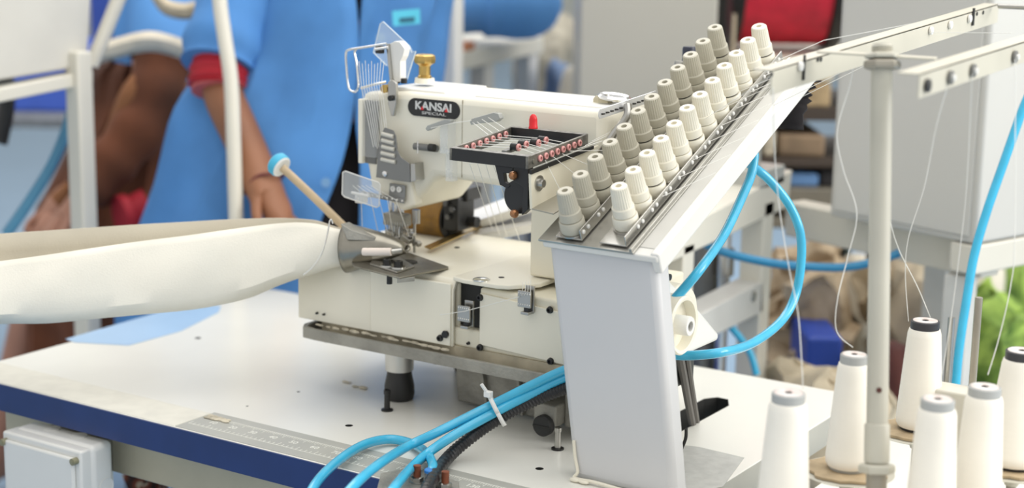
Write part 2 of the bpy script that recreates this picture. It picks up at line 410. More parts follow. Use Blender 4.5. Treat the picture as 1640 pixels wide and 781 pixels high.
# wiggly thread combs on the panel
for px, py in ((745, 503), (842, 480)):
    p = PY(px, py, 1.793)
    b = MB(); b.box((p.x-.011, 1.790, p.z-.010), (p.x+.009, 1.793, p.z+.012)); b.box((p.x-.006, 1.79, p.z-.020), (p.x+.006, 1.806, p.z-.016))
    b.box((p.x-.006, 1.80, p.z-.018), (p.x+.008, 1.8035, p.z+.018)); c = part(b, 'thread_comb', steel, .0006)
    b = MB()
    for k in range(6):
        for zz in (-.006, .009): b.sphere((p.x-.009+k*.0034, 1.7898, p.z+zz), .0010, u=8, v=6)
    b.build('comb_eyes', white_p, c)
    b = MB(); b.box((p.x-.003, 1.7935, p.z-.017), (p.x+.004, 1.80, p.z-.010)); b.build('comb_screw', black, c)
# oil pan
b = MB()
rim = [(-1.528, 1.80), (-1.518, 1.785), (-1.495, 1.782), (-1.03, 1.782), (-1.03, 2.09), (-1.51, 2.09), (-1.528, 2.07)]
inn = [(-1.520, 1.803), (-1.514, 1.791), (-1.495, 1.788), (-1.036, 1.788), (-1.036, 2.084), (-1.508, 2.084), (-1.520, 2.067)]
z0, z1 = .834, .850
A = [[(x, y, z) for x, y in rim] for z in (z0, z1)]; B_ = [[(x, y, z) for x, y in inn] for z in (z1, z0+.006)]
b.grid(A+B_, closed=True); b.cap(A[0]); b.cap(B_[1])
part(b, 'oil_pan', cast, .001)
b = MB(); b.box((-1.50, 1.806, .839), (-1.07, 2.07, .858)); part(b, 'pan_interior', mat('pan_interior_paint', (.55, .49, .36), .6, var=.25, scale=14, bump=.2))
for px, py in ((525, 545), (585, 560), (700, 583)):
    p = PY(px, py, 1.81); b = MB(); b.cyl((p.x, 1.81, z0), (p.x, 1.81, z0-.008), .006, seg=12); part(b, 'pan_bolt', black_m)
# lint inside pan edge
b = MB()
for k in range(26):
    b.sphere((-1.50+k*.009+random.uniform(-.004, .004), 1.797+random.uniform(-.003, .004), .853), random.uniform(.003, .006), 1.4, .7, .45, 8, 5)
part(b, 'lint_deposit', dirt, kind='stuff')
# feet
for x, y in ((-1.388, 1.845), (-1.388, 2.02), (-1.115, 2.03)):
    b = MB(); b.lathe([(.0205, .044), (.0210, .074), (.027, .079), (.030, .085)], (x, y, T), seg=28); c = part(b, 'foot_collar', mat('aluminium', (.62, .62, .60), .35, .8))
    b = MB(); b.lathe([(.017, 0), (.0205, .002), (.0222, .009), (.0215, .022), (.0185, .036), (.0175, .0445)], (x, y, T), seg=28); part(b, 'rubber_foot', rubber)
# cast block beneath
b = MB()
b.prism([(-1.335, 1.868, .836), (-1.05, 1.868, .836), (-1.05, 1.868, .756), (-1.302, 1.868, .756), (-1.306, 1.868, .81), (-1.318, 1.868, .828)], (0, .15, 0))
part(b, 'gear_housing', cast, .003)
for xx, sl_ in ((-1.262, .015), (-1.20, .012), (-1.15, .004)):
    b = MB(); b.prism([(xx-.002, 1.860, .836), (xx+.003, 1.860, .836), (xx+.003+sl_, 1.860, .758), (xx-.002+sl_, 1.860, .758)], (0, .01, 0)); part(b, 'housing_rib', cast, .001)
p = PY(868, 682, 1.800)
b = MB(); b.box((p.x-.019, 1.808, p.z-.002), (p.x+.016, 1.90, p.z+.028)); b.box((p.x+.016, 1.83, p.z-.006), (p.x+.07, 1.90, p.z+.045)); part(b, 'drain_block', cast, .003)
b = MB(); b.lathe([(.0145, 0), (.0145, .009), (.013, .011), (0, .011)], (p.x, 1.809, p.z), (0, -1, 0), 28); c = part(b, 'drain_plug', rubber)
b = MB(); b.box((p.x-.013, 1.7970, p.z-.0012), (p.x+.013, 1.7982, p.z+.0012)); b.build('plug_slot', dark, c)
# arm, head and column: outline in XZ extruded in Y
YA, YB = 1.87, 2.005
out = [(-1.478, 1.186), (-1.40, 1.192), (-1.085, 1.192), (-1.075, 1.185), (-1.075, 1.075), (-1.055, 1.065), (-1.055, .957), (-1.187, .957), (-1.187, 1.055), (-1.20, 1.072), (-1.345, 1.076), (-1.393, 1.020), (-1.462, 1.048), (-1.474, 1.10)]
b = MB(); b.prism([(x, YA, z) for x, z in out], (0, YB-YA, 0)); arm = part(b, 'arm', cream, .012)
b = MB(); b.box((-1.180, 1.862, .958), (-1.062, 1.872, 1.06)); part(b, 'column_cover', cream2, .003)
b = MB(); b.box((-1.300, YA-.0006, 1.08), (-1.2995, YA+.0008, 1.188)); part(b, 'panel_seam', grime)
b = MB(); b.box((-1.44, 1.885, 1.190), (-1.34, 1.99, 1.1955)); part(b, 'top_plate', white_p, .002)
b = MB(); b.box((-1.29, 1.885, 1.190), (-1.085, 1.99, 1.1945)); part(b, 'top_cover', white_p, .002)
# lower head
b = MB(); b.prism([(-1.455, 1.864, 1.05), (-1.397, 1.864, 1.022), (-1.375, 1.864, 1.033), (-1.385, 1.864, 1.075), (-1.46, 1.864, 1.10)], (0, .02, 0)); part(b, 'head_cover', cream, .004)
# left face recess with threads
b = MB(); b.box((-1.466, 1.862, 1.085), (-1.444, 1.871, 1.176)); part(b, 'take_up_slot', mat('slot_grey', (.16, .16, .15), .4), .002)
b = MB(); b.box((-1.472, 1.855, 1.085), (-1.464, 1.873, 1.178)); part(b, 'face_edge', cream, .002)
p1, p2 = PY(580, 250, 1.855), PY(598, 165, 1.855)
b = MB(); b.box((p1.x, 1.853, p1.z), (p1.x+.03, 1.856, p1.z+.10)); part(b, 'face_window', mat('face_clear', (.8, .82, .82), .1, alpha=.12), .002)
# chrome slotted guard
gp = [(616, 204), (630, 209), (634, 218), (636, 240), (642, 252), (656, 262), (657, 292), (602, 284), (605, 245), (610, 215)]
b = MB(); b.prism([tuple(PY(px, py, 1.848)) for px, py in gp], (0, .0018, 0)); g = part(b, 'slotted_guard', mat('brushed_steel', (.24, .24, .23), .32, .85), .0006)
for k in range(5):
    a, c_ = PY(612+(-1 if k > 2 else 0), 214+k*10.2, 1.8475), PY(630+k*.8, 219+k*10.2, 1.8475)
    b = MB(); b.tube([a, c_], .0030, smooth=False); b.build('guard_slot', mat('slot_shine', (.62, .60, .53), .3), g)
p = PY(617, 278, 1.848); b = MB(); b.lathe([(.0045, 0), (.004, .002), (0, .003)], p, (0, -1, 0), 16); b.build('guard_screw', chrome, g)
b = MB(); b.prism([tuple(PY(px, py, 1.849)) for px, py in ((657, 262), (664, 262), (666, 290), (657, 292))], (0, .022, 0)); part(b, 'guard_bracket', steel, .001)
# eyelet plate on lower head
b = MB(); b.prism([tuple(PY(px, py, 1.859)) for px, py in ((624, 293), (649, 297), (648, 323), (622, 318))], (0, .002, 0)); g = part(b, 'thread_plate', mat('dull_steel', (.30, .30, .29), .4, .8), .0005)
for px, py in ((630, 302), (640, 303)):
    p = PY(px, py, 1.859); b = MB(); b.lathe([(.0042, 0), (.0042, .002), (.0018, .002), (.0018, .0005), (0, .0005)], p, (0, -1, 0), 18); b.build('eyelet', white_p, g)
a, c_ = PY(578, 309, 1.857), PY(647, 322, 1.857)
b = MB(); b.prism([tuple(a+Vector((0, 0, .0035))), tuple(c_+Vector((0, 0, .0035))), tuple(c_-Vector((0, 0, .0035))), tuple(a-Vector((0, 0, .0035)))], (0, .002, 0)); g = part(b, 'eyelet_bar', mat('dull_steel', (.30, .30, .29), .4, .8), .0004)
b = MB()
for k in range(9): q = a.lerp(c_, .04+k*.115); b.sphere((q.x, 1.857, q.z), .0016, u=8, v=6)
b.build('bar_eyes', white_p, g)
# clear finger guard on the left of the head
gp = [(549, 276), (553, 274), (606, 292), (609, 296), (607, 330), (603, 332), (552, 315), (548, 311)]
b = MB(); b.prism([tuple(PY(px, py, 1.835)) for px, py in gp], (0, .002, 0)); part(b, 'finger_guard', clear, .0006)
b = MB(); loop = [PY(px, py, 1.836) for px, py in gp]; b.tube(loop+[loop[0]], .0009, seg=6, smooth=False); part(b, 'guard_edge', white_p)
a = PY(575, 318, 1.84); b = MB(); b.box((a.x-.008, 1.84, a.z-.007), (a.x+.007, 1.852, a.z+.006)); b.cyl((a.x-.012, 1.838, a.z+.008), (a.x+.02, 1.838, a.z+.006), .002); part(b, 'guard_clamp', white_p, .001)
# needle clamp, bars and needles
b = MB()
for px, r in ((634, .0035), (643, .004), (626, .003)):
    p = PY(px, 335, 1.90); b.cyl((p.x, 1.90, .965), (p.x, 1.90, 1.05), r)
part(b, 'needle_bar', chrome)
b = MB(); p = PY(637, 352, 1.895); b.box((p.x-.020, 1.885, p.z-.008), (p.x+.018, 1.905, p.z+.010)); part(b, 'needle_clamp', cast, .002)
b = MB(); p0_ = PY(635, 385, 1.885)
for k in range(10): b.cyl((p0_.x-.020+k*.0045, 1.885, .957), (p0_.x-.020+k*.0045, 1.885, 1.0), .0008, seg=8)
part(b, 'needle_row', chrome)
b = MB()
for k in range(18):
    px, py = random.uniform(622, 668), random.uniform(365, 398)
    p = PY(px, py, 1.89+random.uniform(-.01, .02)); sx = random.uniform(.003, .008)
    b.box((p.x-sx, p.y-.004, max(p.z-.005, .957)), (p.x+sx, p.y+.004, max(p.z-.005, .957)+random.uniform(.004, .009)), Matrix.Rotation(random.uniform(-.5, .5), 3, 'Y'))
part(b, 'presser_foot', steel, .001)
b = MB(); p = PY(664, 380, 1.89); b.cyl((p.x, 1.89, .958), (p.x, 1.89, 1.0), .002); b.cyl((p.x-.001, 1.895, 1.0), (p.x-.001, 1.895, 1.02), .006); part(b, 'presser_screw', steel)
# amber roller (puller) behind the head
ra, rb_ = PY(652, 340, 2.035), PY(722, 350, 2.035); rb_.z = ra.z = (ra.z+rb_.z)/2
b = MB(); b.cyl(ra, rb_, .0325, seg=40); part(b, 'amber_roller', amber, .001)
b = MB(); b.lathe([(.0315, 0), (.0315, .003), (.024, .005), (.022, .010), (.012, .017), (.012, .020), (0, .020)], rb_, (1, 0, 0), 36); part(b, 'roller_cap', black, .0008)
b = MB(); b.cyl(rb_+Vector((.02, 0, 0)), rb_+Vector((.050, 0, 0)), .0085); part(b, 'roller_shaft', black_m, .001)
b = MB(); b.lathe([(.0105, 0), (.0115, .001), (.0115, .003), (.0095, .004)], rb_+Vector((.028, 0, 0)), (1, 0, 0), 24); part(b, 'shaft_ring', cream)
b = MB(); b.box((ra.x+.01, 2.02, ra.z+.032), (rb_.x+.040, 2.06, ra.z+.052)); part(b, 'roller_bracket', black_m, .003)
b = MB(); b.box((rb_.x+.006, 2.005, ra.z-.012), (rb_.x+.034, 2.05, ra.z+.040)); part(b, 'roller_carrier', black_m, .003)
for dx, dz in ((.014, .030), (.026, .022), (.018, .010)):
    b = MB(); b.cyl((rb_.x+dx, 2.006, ra.z+dz), (rb_.x+dx, 1.999, ra.z+dz), .0042, seg=14); part(b, 'carrier_screw', mat('dark_steel', (.14, .14, .14), .35, .8))
# white drive arm rising behind (from roller back to the column)
drive_w = mat('bright_white_paint', (.92, .91, .88), .4, var=.01)
for poly, nm in ((((748, 346), (752, 337), (885, 287), (885, 315), (756, 356)), 'drive_arm'), (((750, 366), (756, 362), (885, 322), (885, 352), (756, 380)), 'belt_guard')):
    b = MB(); b.prism([tuple(PY(px, py, 2.15 if k < 3 and (k or nm == 'drive_arm') else 2.08)) for k, (px, py) in enumerate(poly)], (0, .014, -.014)); part(b, nm, drive_w, .003)
b = MB(); b.prism([tuple(PY(px, py, 2.12)) for px, py in ((755, 354), (885, 314), (885, 324), (755, 364))], (0, .008, 0)); part(b, 'arm_groove', mat('groove_blue', (.16, .2, .28), .5))
b = MB(); b.prism([tuple(PZ(px, py, .962)) for px, py in ((680, 396), (690, 400), (775, 362), (768, 358))], (0, 0, .002)); part(b, 'cloth_guide', brass)
# throat plate and its bolts
b = MB(); b.prism([tuple(PZ(px, py, .957)) for px, py in ((566, 428), (640, 447), (672, 440), (718, 431), (718, 429), (650, 405), (560, 412))], (0, 0, .0025)); part(b, 'throat_plate', mat('worn_steel', (.32, .30, .25), .35, .85, var=.15, scale=40), .0006)
b = MB(); b.prism([tuple(PZ(px, py, .9597)) for px, py in ((592, 424), (636, 438), (664, 428), (640, 414), (600, 413))], (0, 0, .0025)); part(b, 'slide_plate', steel, .0005)
b = MB(); b.lathe([(.013, 0), (.011, .001), (0, .001)], PZ(654, 419, .9603), seg=24); part(b, 'plate_hole', dark)
for px, py in ((620, 425), (638, 428)):
    p = PZ(px, py, .9622); b = MB(); b.lathe([(.010, 0), (.010, .0015), (0, .0015)], p, seg=24); c = part(b, 'washer', chrome)
    b = MB(); b.lathe([(.0062, .0015), (.0062, .009), (.0032, .0092), (.0032, .005), (0, .005)], p, seg=6); b.build('hex_bolt', black_m, c)
p = PZ(621, 438, .955); b = MB(); b.cyl((p.x, p.y+.004, .957), (p.x, p.y+.004, .940), .004); part(b, 'bolt_end', black_m)
b = MB(); q = [PZ(*v, .957) for v in ((636, 446), (664, 443), (664, 440), (636, 443))]; b.prism([tuple(v) for v in q], (0, 0, -.006)); part(b, 'plate_tab', steel, .0005)
# folder: rolled sheet cone feeding the needles
b = MB(); rows = []
c0 = PD(556, 397, 2.345); c1 = PD(652, 398, 2.315)
def ell(c, ry, rz, n=24, f=0.0):
    return [(c.x, c.y, c.z)]
axis = (c1-c0).normalized(); sidev = Vector((0, 0, 1)).cross(axis).normalized(); upv = axis.cross(sidev)
for i in range(13):
    t_ = i/12; c_ = c0.lerp(c1, t_)+Vector((0, 0, .002*math.sin(t_*3))); hh = .030*(1-t_)**.8+.005; ww = .022*(1-t_)+.010
    rows.append([c_+sidev*(ww*math.cos(a_))+upv*(hh*math.sin(a_)) for a_ in [R(60)+R(330)*k/30 for k in range(31)]])
b.grid(rows); part(b, 'folder_cone', mat('folder_steel', (.34, .32, .27), .3, .9, var=.1, scale=30), solid=.0014)
b = MB(); a = PD(581, 403, 2.275); c_ = PD(627, 403, 2.262); b.tube([a, c_], .0056, smooth=False); part(b, 'ceramic_rod', mat('pale_pink_ceramic', (.80, .70, .62), .35), .001)
b = MB(); b.tube([PD(626, 403, 2.264), PD(642, 401, 2.27)], .004, smooth=False); part(b, 'rod_holder', steel)
b = MB(); b.tube([PD(px, py, 2.30) for px, py in ((486, 440), (500, 428), (514, 408), (522, 385), (526, 366), (528, 354), (531, 352), (533, 358))], .0011, seg=8); part(b, 'wire_guide', chrome)
b = MB(); b.prism([tuple(PD(px, py, 2.31)) for px, py in ((545, 358), (562, 368), (600, 380), (600, 386), (556, 384))], (0, .02, 0)); part(b, 'folder_bracket', cast, .001)
# logo badge
p1, p2 = PY(654, 172, YA), PY(737, 178, YA)
bx0, bx1, bz = p1.x, p2.x, (p1.z+p2.z)/2+.001; hh = .0125
pts = []
for k in range(13): a = R(90+15*k); pts.append((bx0+hh+hh*math.cos(a), YA-.0015, bz+hh*math.sin(a)))
for k in range(13): a = R(-90+15*k); pts.append((bx1-hh+hh*math.cos(a), YA-.0015, bz+hh*math.sin(a)))
b = MB(); b.prism(pts, (0, .002, 0)); g = part(b, 'logo_badge', black, .0004)
silver = mat('silver_lettering', (.70, .70, .68), .35, .3)
cxm = (bx0+bx1)/2
t_ = text('logo_word', 'KANSAI', silver, g, (cxm, YA-.0017, bz+.0022), (1, 0, 0), (0, 0, 1), .0158, .0003, sx=1.16, bold=.0005)
t_ = text('logo_word_small', 'SPECIAL', silver, g, (cxm+.001, YA-.0017, bz-.0073), (1, 0, 0), (0, 0, 1), .0056, .0003, sx=2.1)
for fx in (-.31, .335):
    xx = cxm+fx*(bx1-bx0)*.72+.001
    b = MB(); b.prism([(xx-.0028, YA-.0026, bz-.0030), (xx+.0028, YA-.0026, bz-.0030), (xx, YA-.0026, bz+.0022)], (0, .0006, 0)); b.build('logo_triangle', red_cap, g)
# brass knob
p = PY(680, 128, 1.93); b = MB(); b.lathe([(.010, -.004), (.010, .006), (.0085, .007), (.0085, .020), (.010, .022), (.0155, .025), (.0165, .030), (.0155, .035), (.012, .037), (0, .0365)], p, seg=20, star=[0, 0, 0, 0, 0, .06, .06, .06, .03, 0]); part(b, 'brass_knob', brass)
b = MB(); b.lathe([(.015, -.004), (.014, .003), (0, .003)], p, seg=24); part(b, 'knob_base', cream)
# take-up bracket
a1, a2 = PY(620, 128, 1.88), PY(648, 128, 1.88); top_ = PY(622, 70, 1.88)
b = MB(); b.prism([tuple(PY(px, py, 1.88)) for px, py in ((625, 131), (620, 72), (632, 66), (640, 67), (648, 78), (645, 90), (641, 98), (641, 131))], (0, .014, 0)); part(b, 'take_up_bracket', white_p, .0008, smooth=False)
b = MB(); b.prism([tuple(PY(px, py, 1.876)) for px, py in ((618, 71), (622, 70), (628, 130), (624, 130))], (0, .004, 0)); part(b, 'bracket_edge', steel, .0004)
b = MB()
for dx in (636, 647): p = PY(dx, 131, 1.885); b.cyl((p.x, 1.885, p.z-.002), (p.x, 1.885, p.z+.005), .0045, seg=12)
part(b, 'bracket_bolt', black)
b = MB(); b.tube([PY(px, py, 1.86) for px, py in ((619, 70), (600, 73), (575, 77), (558, 80), (554, 86), (555, 110), (558, 138), (563, 146), (570, 146), (574, 138), (573, 120), (571, 100), (568, 85), (570, 79))], .0016, seg=8, n=6); part(b, 'wire_loop', chrome)
b = MB(); b.tube([PY(578, 141, 1.86), PY(600, 135, 1.86), PY(618, 131, 1.87)], .0018, seg=8); b.tube([PY(622, 76, 1.86), PY(601, 79, 1.86)], .0018, seg=8); part(b, 'thread_bar', chrome)
b = MB(); b.box(tuple(PY(602, 83, 1.87)-Vector((0, .002, .002))), tuple(PY(612, 76, 1.87)+Vector((0, .006, .002)))); part(b, 'bar_clamp', black_m, .001)
# clear shield
b = MB(); b.prism([tuple(PY(px, py, 1.905)) for px, py in ((611, 34), (616, 37), (656, 74), (660, 82), (665, 82), (652, 128), (645, 128), (620, 106), (600, 88), (598, 82))], (0, .0025, 0)); part(b, 'clear_shield', clear2, .0006)
b = MB(); loop = [PY(px, py, 1.906) for px, py in ((652, 126), (666, 82), (659, 84), (656, 74), (614, 35), (609, 38), (598, 84), (619, 105))]; b.tube(loop, .0008, seg=6, smooth=False); part(b, 'shield_edge', mat('pale_edge', (.7, .78, .84), .2))
# head side lever plate
b = MB(); b.prism([tuple(PY(px, py, 1.858)) for px, py in ((621, 131), (628, 128), (634, 133), (634, 165), (630, 186), (626, 186), (621, 165))], (0, .006, 0)); part(b, 'side_lever', steel, .001)
b = MB(); p = PY(627, 157, 1.857); b.cyl((p.x, 1.858, p.z), (p.x, 1.853, p.z), .004, seg=14); part(b, 'lever_screw', black_m)
b = MB(); p = PY(616, 142, 1.86); b.cyl((p.x, 1.875, p.z), (p.x, 1.858, p.z), .006, seg=16); part(b, 'lever_pivot', brass)
# clear thread guides on arm front
for pts_ in (((681, 206), (684, 201), (712, 191), (722, 192), (720, 198), (700, 202), (684, 210)), ((752, 195), (755, 190), (790, 180), (798, 182), (801, 190), (795, 195), (765, 198), (754, 200))):
    b = MB(); b.prism([tuple(PY(px, py, 1.846)) for px, py in pts_], (0, .010, 0)); part(b, 'thread_finger', mat('smoky_plastic', (.42, .43, .41), .2, alpha=.8), .001)
b = MB(); a = PY(712, 196, 1.86); b.box((a.x-.001, 1.85, a.z-.042), (a.x+.012, 1.872, a.z+.003)); part(b, 'finger_post', clear, .001)
b = MB(); a = PY(718, 290, 1.86); b.box((a.x-.004, 1.858, a.z-.0), (a.x+.008, 1.872, a.z+.045)); part(b, 'finger_post', clear, .001)
b = MB(); a = PY(668, 235, 1.86); b.tube([PY(664, 234, 1.862), PY(700, 238, 1.862)], .005, smooth=False); part(b, 'tension_pin', mat('slot_grey', (.16, .16, .15), .4))
b = MB(); b.cyl(PY(688, 236, 1.853), PY(696, 237, 1.853), .0055); part(b, 'pin_nut', dark)
b = MB(); b.tube([PY(669, 225, 1.858), PY(669, 245, 1.858)], .0012, smooth=False, seg=6); part(b, 'check_spring', chrome)
# lubricator eye bolt on arm top
p = PY(965, 182, 1.93)
b = MB(); b.lathe([(.013, -.006), (.013, .006), (.010, .010), (0, .010)], (p.x, 1.93, 1.193), seg=6); part(b, 'nut', mat('pale_brass', (.62, .56, .40), .3, .6))
b = MB(); b.lathe([(.021, 0), (.023, .003), (.020, .006), (.015, .004), (.014, .001), (0, .001)], (p.x+.017, 1.93, 1.200), (.1, 0, 1), 28); part(b, 'oil_cap', chrome)
# perforated thread strip on curved bracket
A_, B_ = PY(958, 183, 1.86), PY(1049, 153, 1.93)
b = MB(); d_ = (B_-A_); n_ = Vector((0, 0, 1))
b.prism([tuple(A_+n_*.003), tuple(A_+n_*.0065+d_*.02), tuple(B_+n_*.0065), tuple(B_-n_*.0065), tuple(A_-n_*.0065+d_*.02), tuple(A_-n_*.003)], (.0015, -.001, 0)); st = part(b, 'perforated_strip', mat('bright_strip', (.80, .81, .82), .3, .55), .0004)
b = MB()
for k in range(12): q = A_+d_*(.07+k*.078); b.cyl(tuple(q+Vector((.001, -.003, -.001))), tuple(q+Vector((.0025, .002, -.001))), .0012, seg=8)
b.build('strip_hole', dark, st)
b = MB(); b.tube([PY(1005, 168, 1.89), PY(1006, 180, 1.885), PY(1001, 192, 1.88), PY(985, 212, 1.87), PY(972, 232, 1.862), PY(962, 246, 1.86)], .0055, seg=10); part(b, 'strip_bracket', steel)
# eyelet tray
TX0, TX1, TY0, TY1, TZ = -1.2, -1.078, 1.70, 1.84, 1.150
p = PY(721, 237, TY0); TX0, TZ = p.x, p.z; TX1 = PY(845, 249, TY0).x; tz = .0155
p = PX(821, 202, TX0); TY1 = p.y; dz = p.z-TZ
TL = TY1-TY0
tilt = math.atan2(dz, TL)
def tp_(x, y, z): return Vector((TX0+x, TY0+y, TZ+z+dz*y/TL))
TW = TX1-TX0
def bar(b, x0, x1, y0, y1, z0_=-tz, z1_=0):
    vs = [tp_(x, y, z) for x in (x0, x1) for y in (y0, y1) for z in (z0_, z1_)]
    v = [b.bm.verts.new(q) for q in vs]
    for f in ((0, 1, 3, 2), (4, 6, 7, 5), (0, 4, 5, 1), (2, 3, 7, 6), (0, 2, 6, 4), (1, 5, 7, 3)): b.face([v[i] for i in f])
for y0_, y1_ in ((0, .008), (TL-.007, TL)): b = MB(); bar(b, .0026, TW-.0031, y0_, y1_); part(b, 'tray_frame', black, .0005)
for x0_, x1_ in ((-.001, .0025), (TW-.003, TW+.001)): b = MB(); bar(b, x0_, x1_, 0, TL); part(b, 'tray_side', mat('worn_grey_bar', (.23, .22, .19), .4, .5, var=.3, scale=90), .0005)
for y0_, y1_ in ((0, .008), (TL-.007, TL)): b = MB(); bar(b, .0, TW, y0_, y1_, 0, .0005); part(b, 'tray_rim', mat('worn_grey_rim', (.28, .27, .25), .5, .3, var=.3, scale=120))
def ring(c, axd, ro=.0044, ri=.0022, th=.003):
    return MB().lathe([(ri, 0), (ro*.85, -.0002), (ro, th*.3), (ro, th*.7), (ro*.85, th), (ri, th), (ri*.98, th*.6), (ri*.98, .0001)], c, axd, 20)
for k in range(8):
    ring(tp_(TW+.0008, .026+k*(TL-.044)/7.4, -.0070), (1, 0, 0)).build('eyelet', pink, ma)
for k in range(7):
    ring(tp_(.003, .030+k*(TL-.044)/6.6, -.0060), (1, 0, 0)).build('eyelet', pink, ma)
for k in range(4):
    c_ = tp_(TW*.53+.010*(k > 1), .062+k*.018-(.004 if k > 1 else 0), -.006)
    MB().lathe([(.0052, 0), (.0052, .009), (0, .009)], c_-Vector((.009, 0, 0)), (1, 0, 0), 20).build('eyelet_holder', black, ma)
    ring(c_, (1, 0, 0), .0050).build('eyelet', pink, ma)
b = MB(); bar(b, .045, .052, .05, TL-.004, -.014, -.009); part(b, 'eyelet_bar', mat('slot_grey', (.16, .16, .15), .4), .0005)
p = tp_(TW*.78, TL-.003, 0); p = PY(854, 203, p.y)
b = MB(); b.lathe([(.0062, -.002), (.0062, 0), (.0056, .001), (.0054, .010), (.0042, .0145), (.0018, .0168), (0, .017)], p, (-.02, 0, 1), 20); part(b, 'red_cap', red_cap, label='red rounded indicator cap')
p = tp_(TW+.0012, .012, -.008); b = MB(); b.lathe([(.003, 0), (.003, .001), (0, .0013)], p, (1, 0, 0), 14); part(b, 'tray_screw', steel)
# tray hanger: black bracket, disc and cream angle plate
b = MB(); b.prism([tuple(PY(px, py, 1.712)) for px, py in ((792, 264), (822, 268), (820, 278), (806, 277), (808, 292), (818, 297), (812, 302), (800, 296))], (0, .008, 0)); part(b, 'tray_bracket', black, .001)
b = MB(); b.prism([tuple(PY(px, py, 1.708)) for px, py in ((822, 266), (846, 269), (845, 335), (835, 345), (838, 300), (822, 290))], (0, .012, 0)); part(b, 'bracket_leg', black, .001)
p = PY(830, 315, 1.713); b = MB(); b.lathe([(.0215, 0), (.0215, .007), (0, .007)], p, (0, 1, 0), 36); part(b, 'round_disc', black, .0008)
for px, py in ((824, 281), (826, 342)):
    p = PY(px, py, 1.706); b = MB(); b.lathe([(.005, 0), (.0055, .002), (.0055, .005), (.003, .007), (0, .007)], p+Vector((-.004, 0, 0)), (1, -.4, 0), 12); part(b, 'brass_screw', mat('copper_brass', (.40, .19, .09), .35, .8))
A1 = PX(846, 272, -1.078); 
pts = [PX(px, py, -1.083) for px, py in ((846, 278), (955, 232), (955, 262), (880, 332), (848, 335))]
b = MB(); b.prism([tuple(v) for v in pts], (.004, 0, 0)); part(b, 'angle_plate', cream2, .0008)
pts = [PX(px, py, -1.083) for px, py in ((848, 335), (880, 332), (950, 290))]
b = MB(); b.prism([tuple(pts[0]), tuple(pts[0]+Vector((.035, 0, -.003))), tuple(pts[0]+Vector((.035, .13, .02))), tuple(pts[0]+Vector((0, .13, .02)))], (0, 0, .002)); part(b, 'plate_flange', mat('flange_edge', (.38, .36, .30), .4, .5), .0005)
p = PX(863, 293, -1.079); b = MB(); b.lathe([(.010, 0), (.010, .0015), (.006, .0016), (.006, .003), (.005, .0075), (0, .0075)], p, (1, 0, 0), 20); part(b, 'hanger_bolt', steel)
b = MB(); pts = [PX(px, py, -1.079) for px, py in ((848, 272), (948, 233), (948, 238), (848, 279))]; b.prism([tuple(v) for v in pts], (.003, 0, 0)); part(b, 'dark_bar', black_m)
# hand wheel, motor boss and cover on the right end
b = MB(); b.cyl((-1.06, 1.915, .925), (-.97, 1.905, .925), .042, seg=36); part(b, 'end_housing', cream, .003)
pts = [PX(px, py, -.93) for px, py in ((1060, 432), (1078, 455), (1105, 478), (1152, 535), (1150, 545), (1060, 585), (1055, 585))]
b = MB(); b.prism([tuple(v) for v in pts], (-.02, 0, 0)); part(b, 'belt_cover', white_p, .004)
cw = PX(1097, 521, -.90)
b = MB(); b.lathe([(.030, -.045), (.036, -.044), (.0375, -.040), (.0375, -.002), (.0355, 0), (.0315, -.001), (.0305, -.014), (.010, -.016), (.010, -.006), (0, -.006)], cw, (1, 0, 0), 48); part(b, 'hand_wheel', cream)
b = MB(); b.lathe([(.0125, -.015), (.0125, .006), (.0115, .008), (.0065, .008), (.0065, .001), (0, .001)], cw, (1, 0, 0), 32); hb = part(b, 'wheel_hub', white_p)
b = MB(); b.lathe([(.0066, .0025), (0, .0025)], cw, (1, 0, 0), 20); b.build('hub_bore', mat('rusty_bore', (.08, .02, .012), .6), hb)
b = MB(); b.lathe([(.041, -.056), (.041, -.047), (0, -.047)], cw, (1, 0, 0), 40); part(b, 'pulley_gap', dark)
b = MB(); b.lathe([(.052, -.080), (.052, -.060), (.047, -.054), (0, -.054)], cw, (1, 0, 0), 40); part(b, 'pulley_shroud', white_p, .002)
for px, py in ((1052, 417), (1068, 443)):
    p = PX(px, py, -.925); b = MB(); b.lathe([(.0042, 0), (.0042, .005), (0, .005)], p, (1, 0, 0), 14); part(b, 'housing_screw', black)
bb_ = MB(); a = PX(1087, 560, -.935); c_ = Vector((-1.005, 2.04, .70))
bb_.tube([a, c_], .0055, smooth=False, seg=8); bb_.tube([a+Vector((0, .018, 0)), c_+Vector((0, .012, 0))], .0045, smooth=False, seg=8); part(bb_, 'drive_belt', mat('belt_rubber', (.13, .12, .11), .6))
b = MB(); p = PX(1085, 600, -.97); b.box((p.x-.05, p.y-.04, p.z-.012), (p.x+.01, p.y+.03, p.z+.035)); part(b, 'side_gear_case', mat('dark_cast', (.08, .08, .075), .5, .3, var=.2), .004)
b = MB(); p = PX(1083, 625, -.97); b.lathe([(.018, 0), (.018, .006), (.011, .008), (.011, .02)], (p.x-.01, p.y, T+.001), seg=20); part(b, 'leveling_foot', steel)

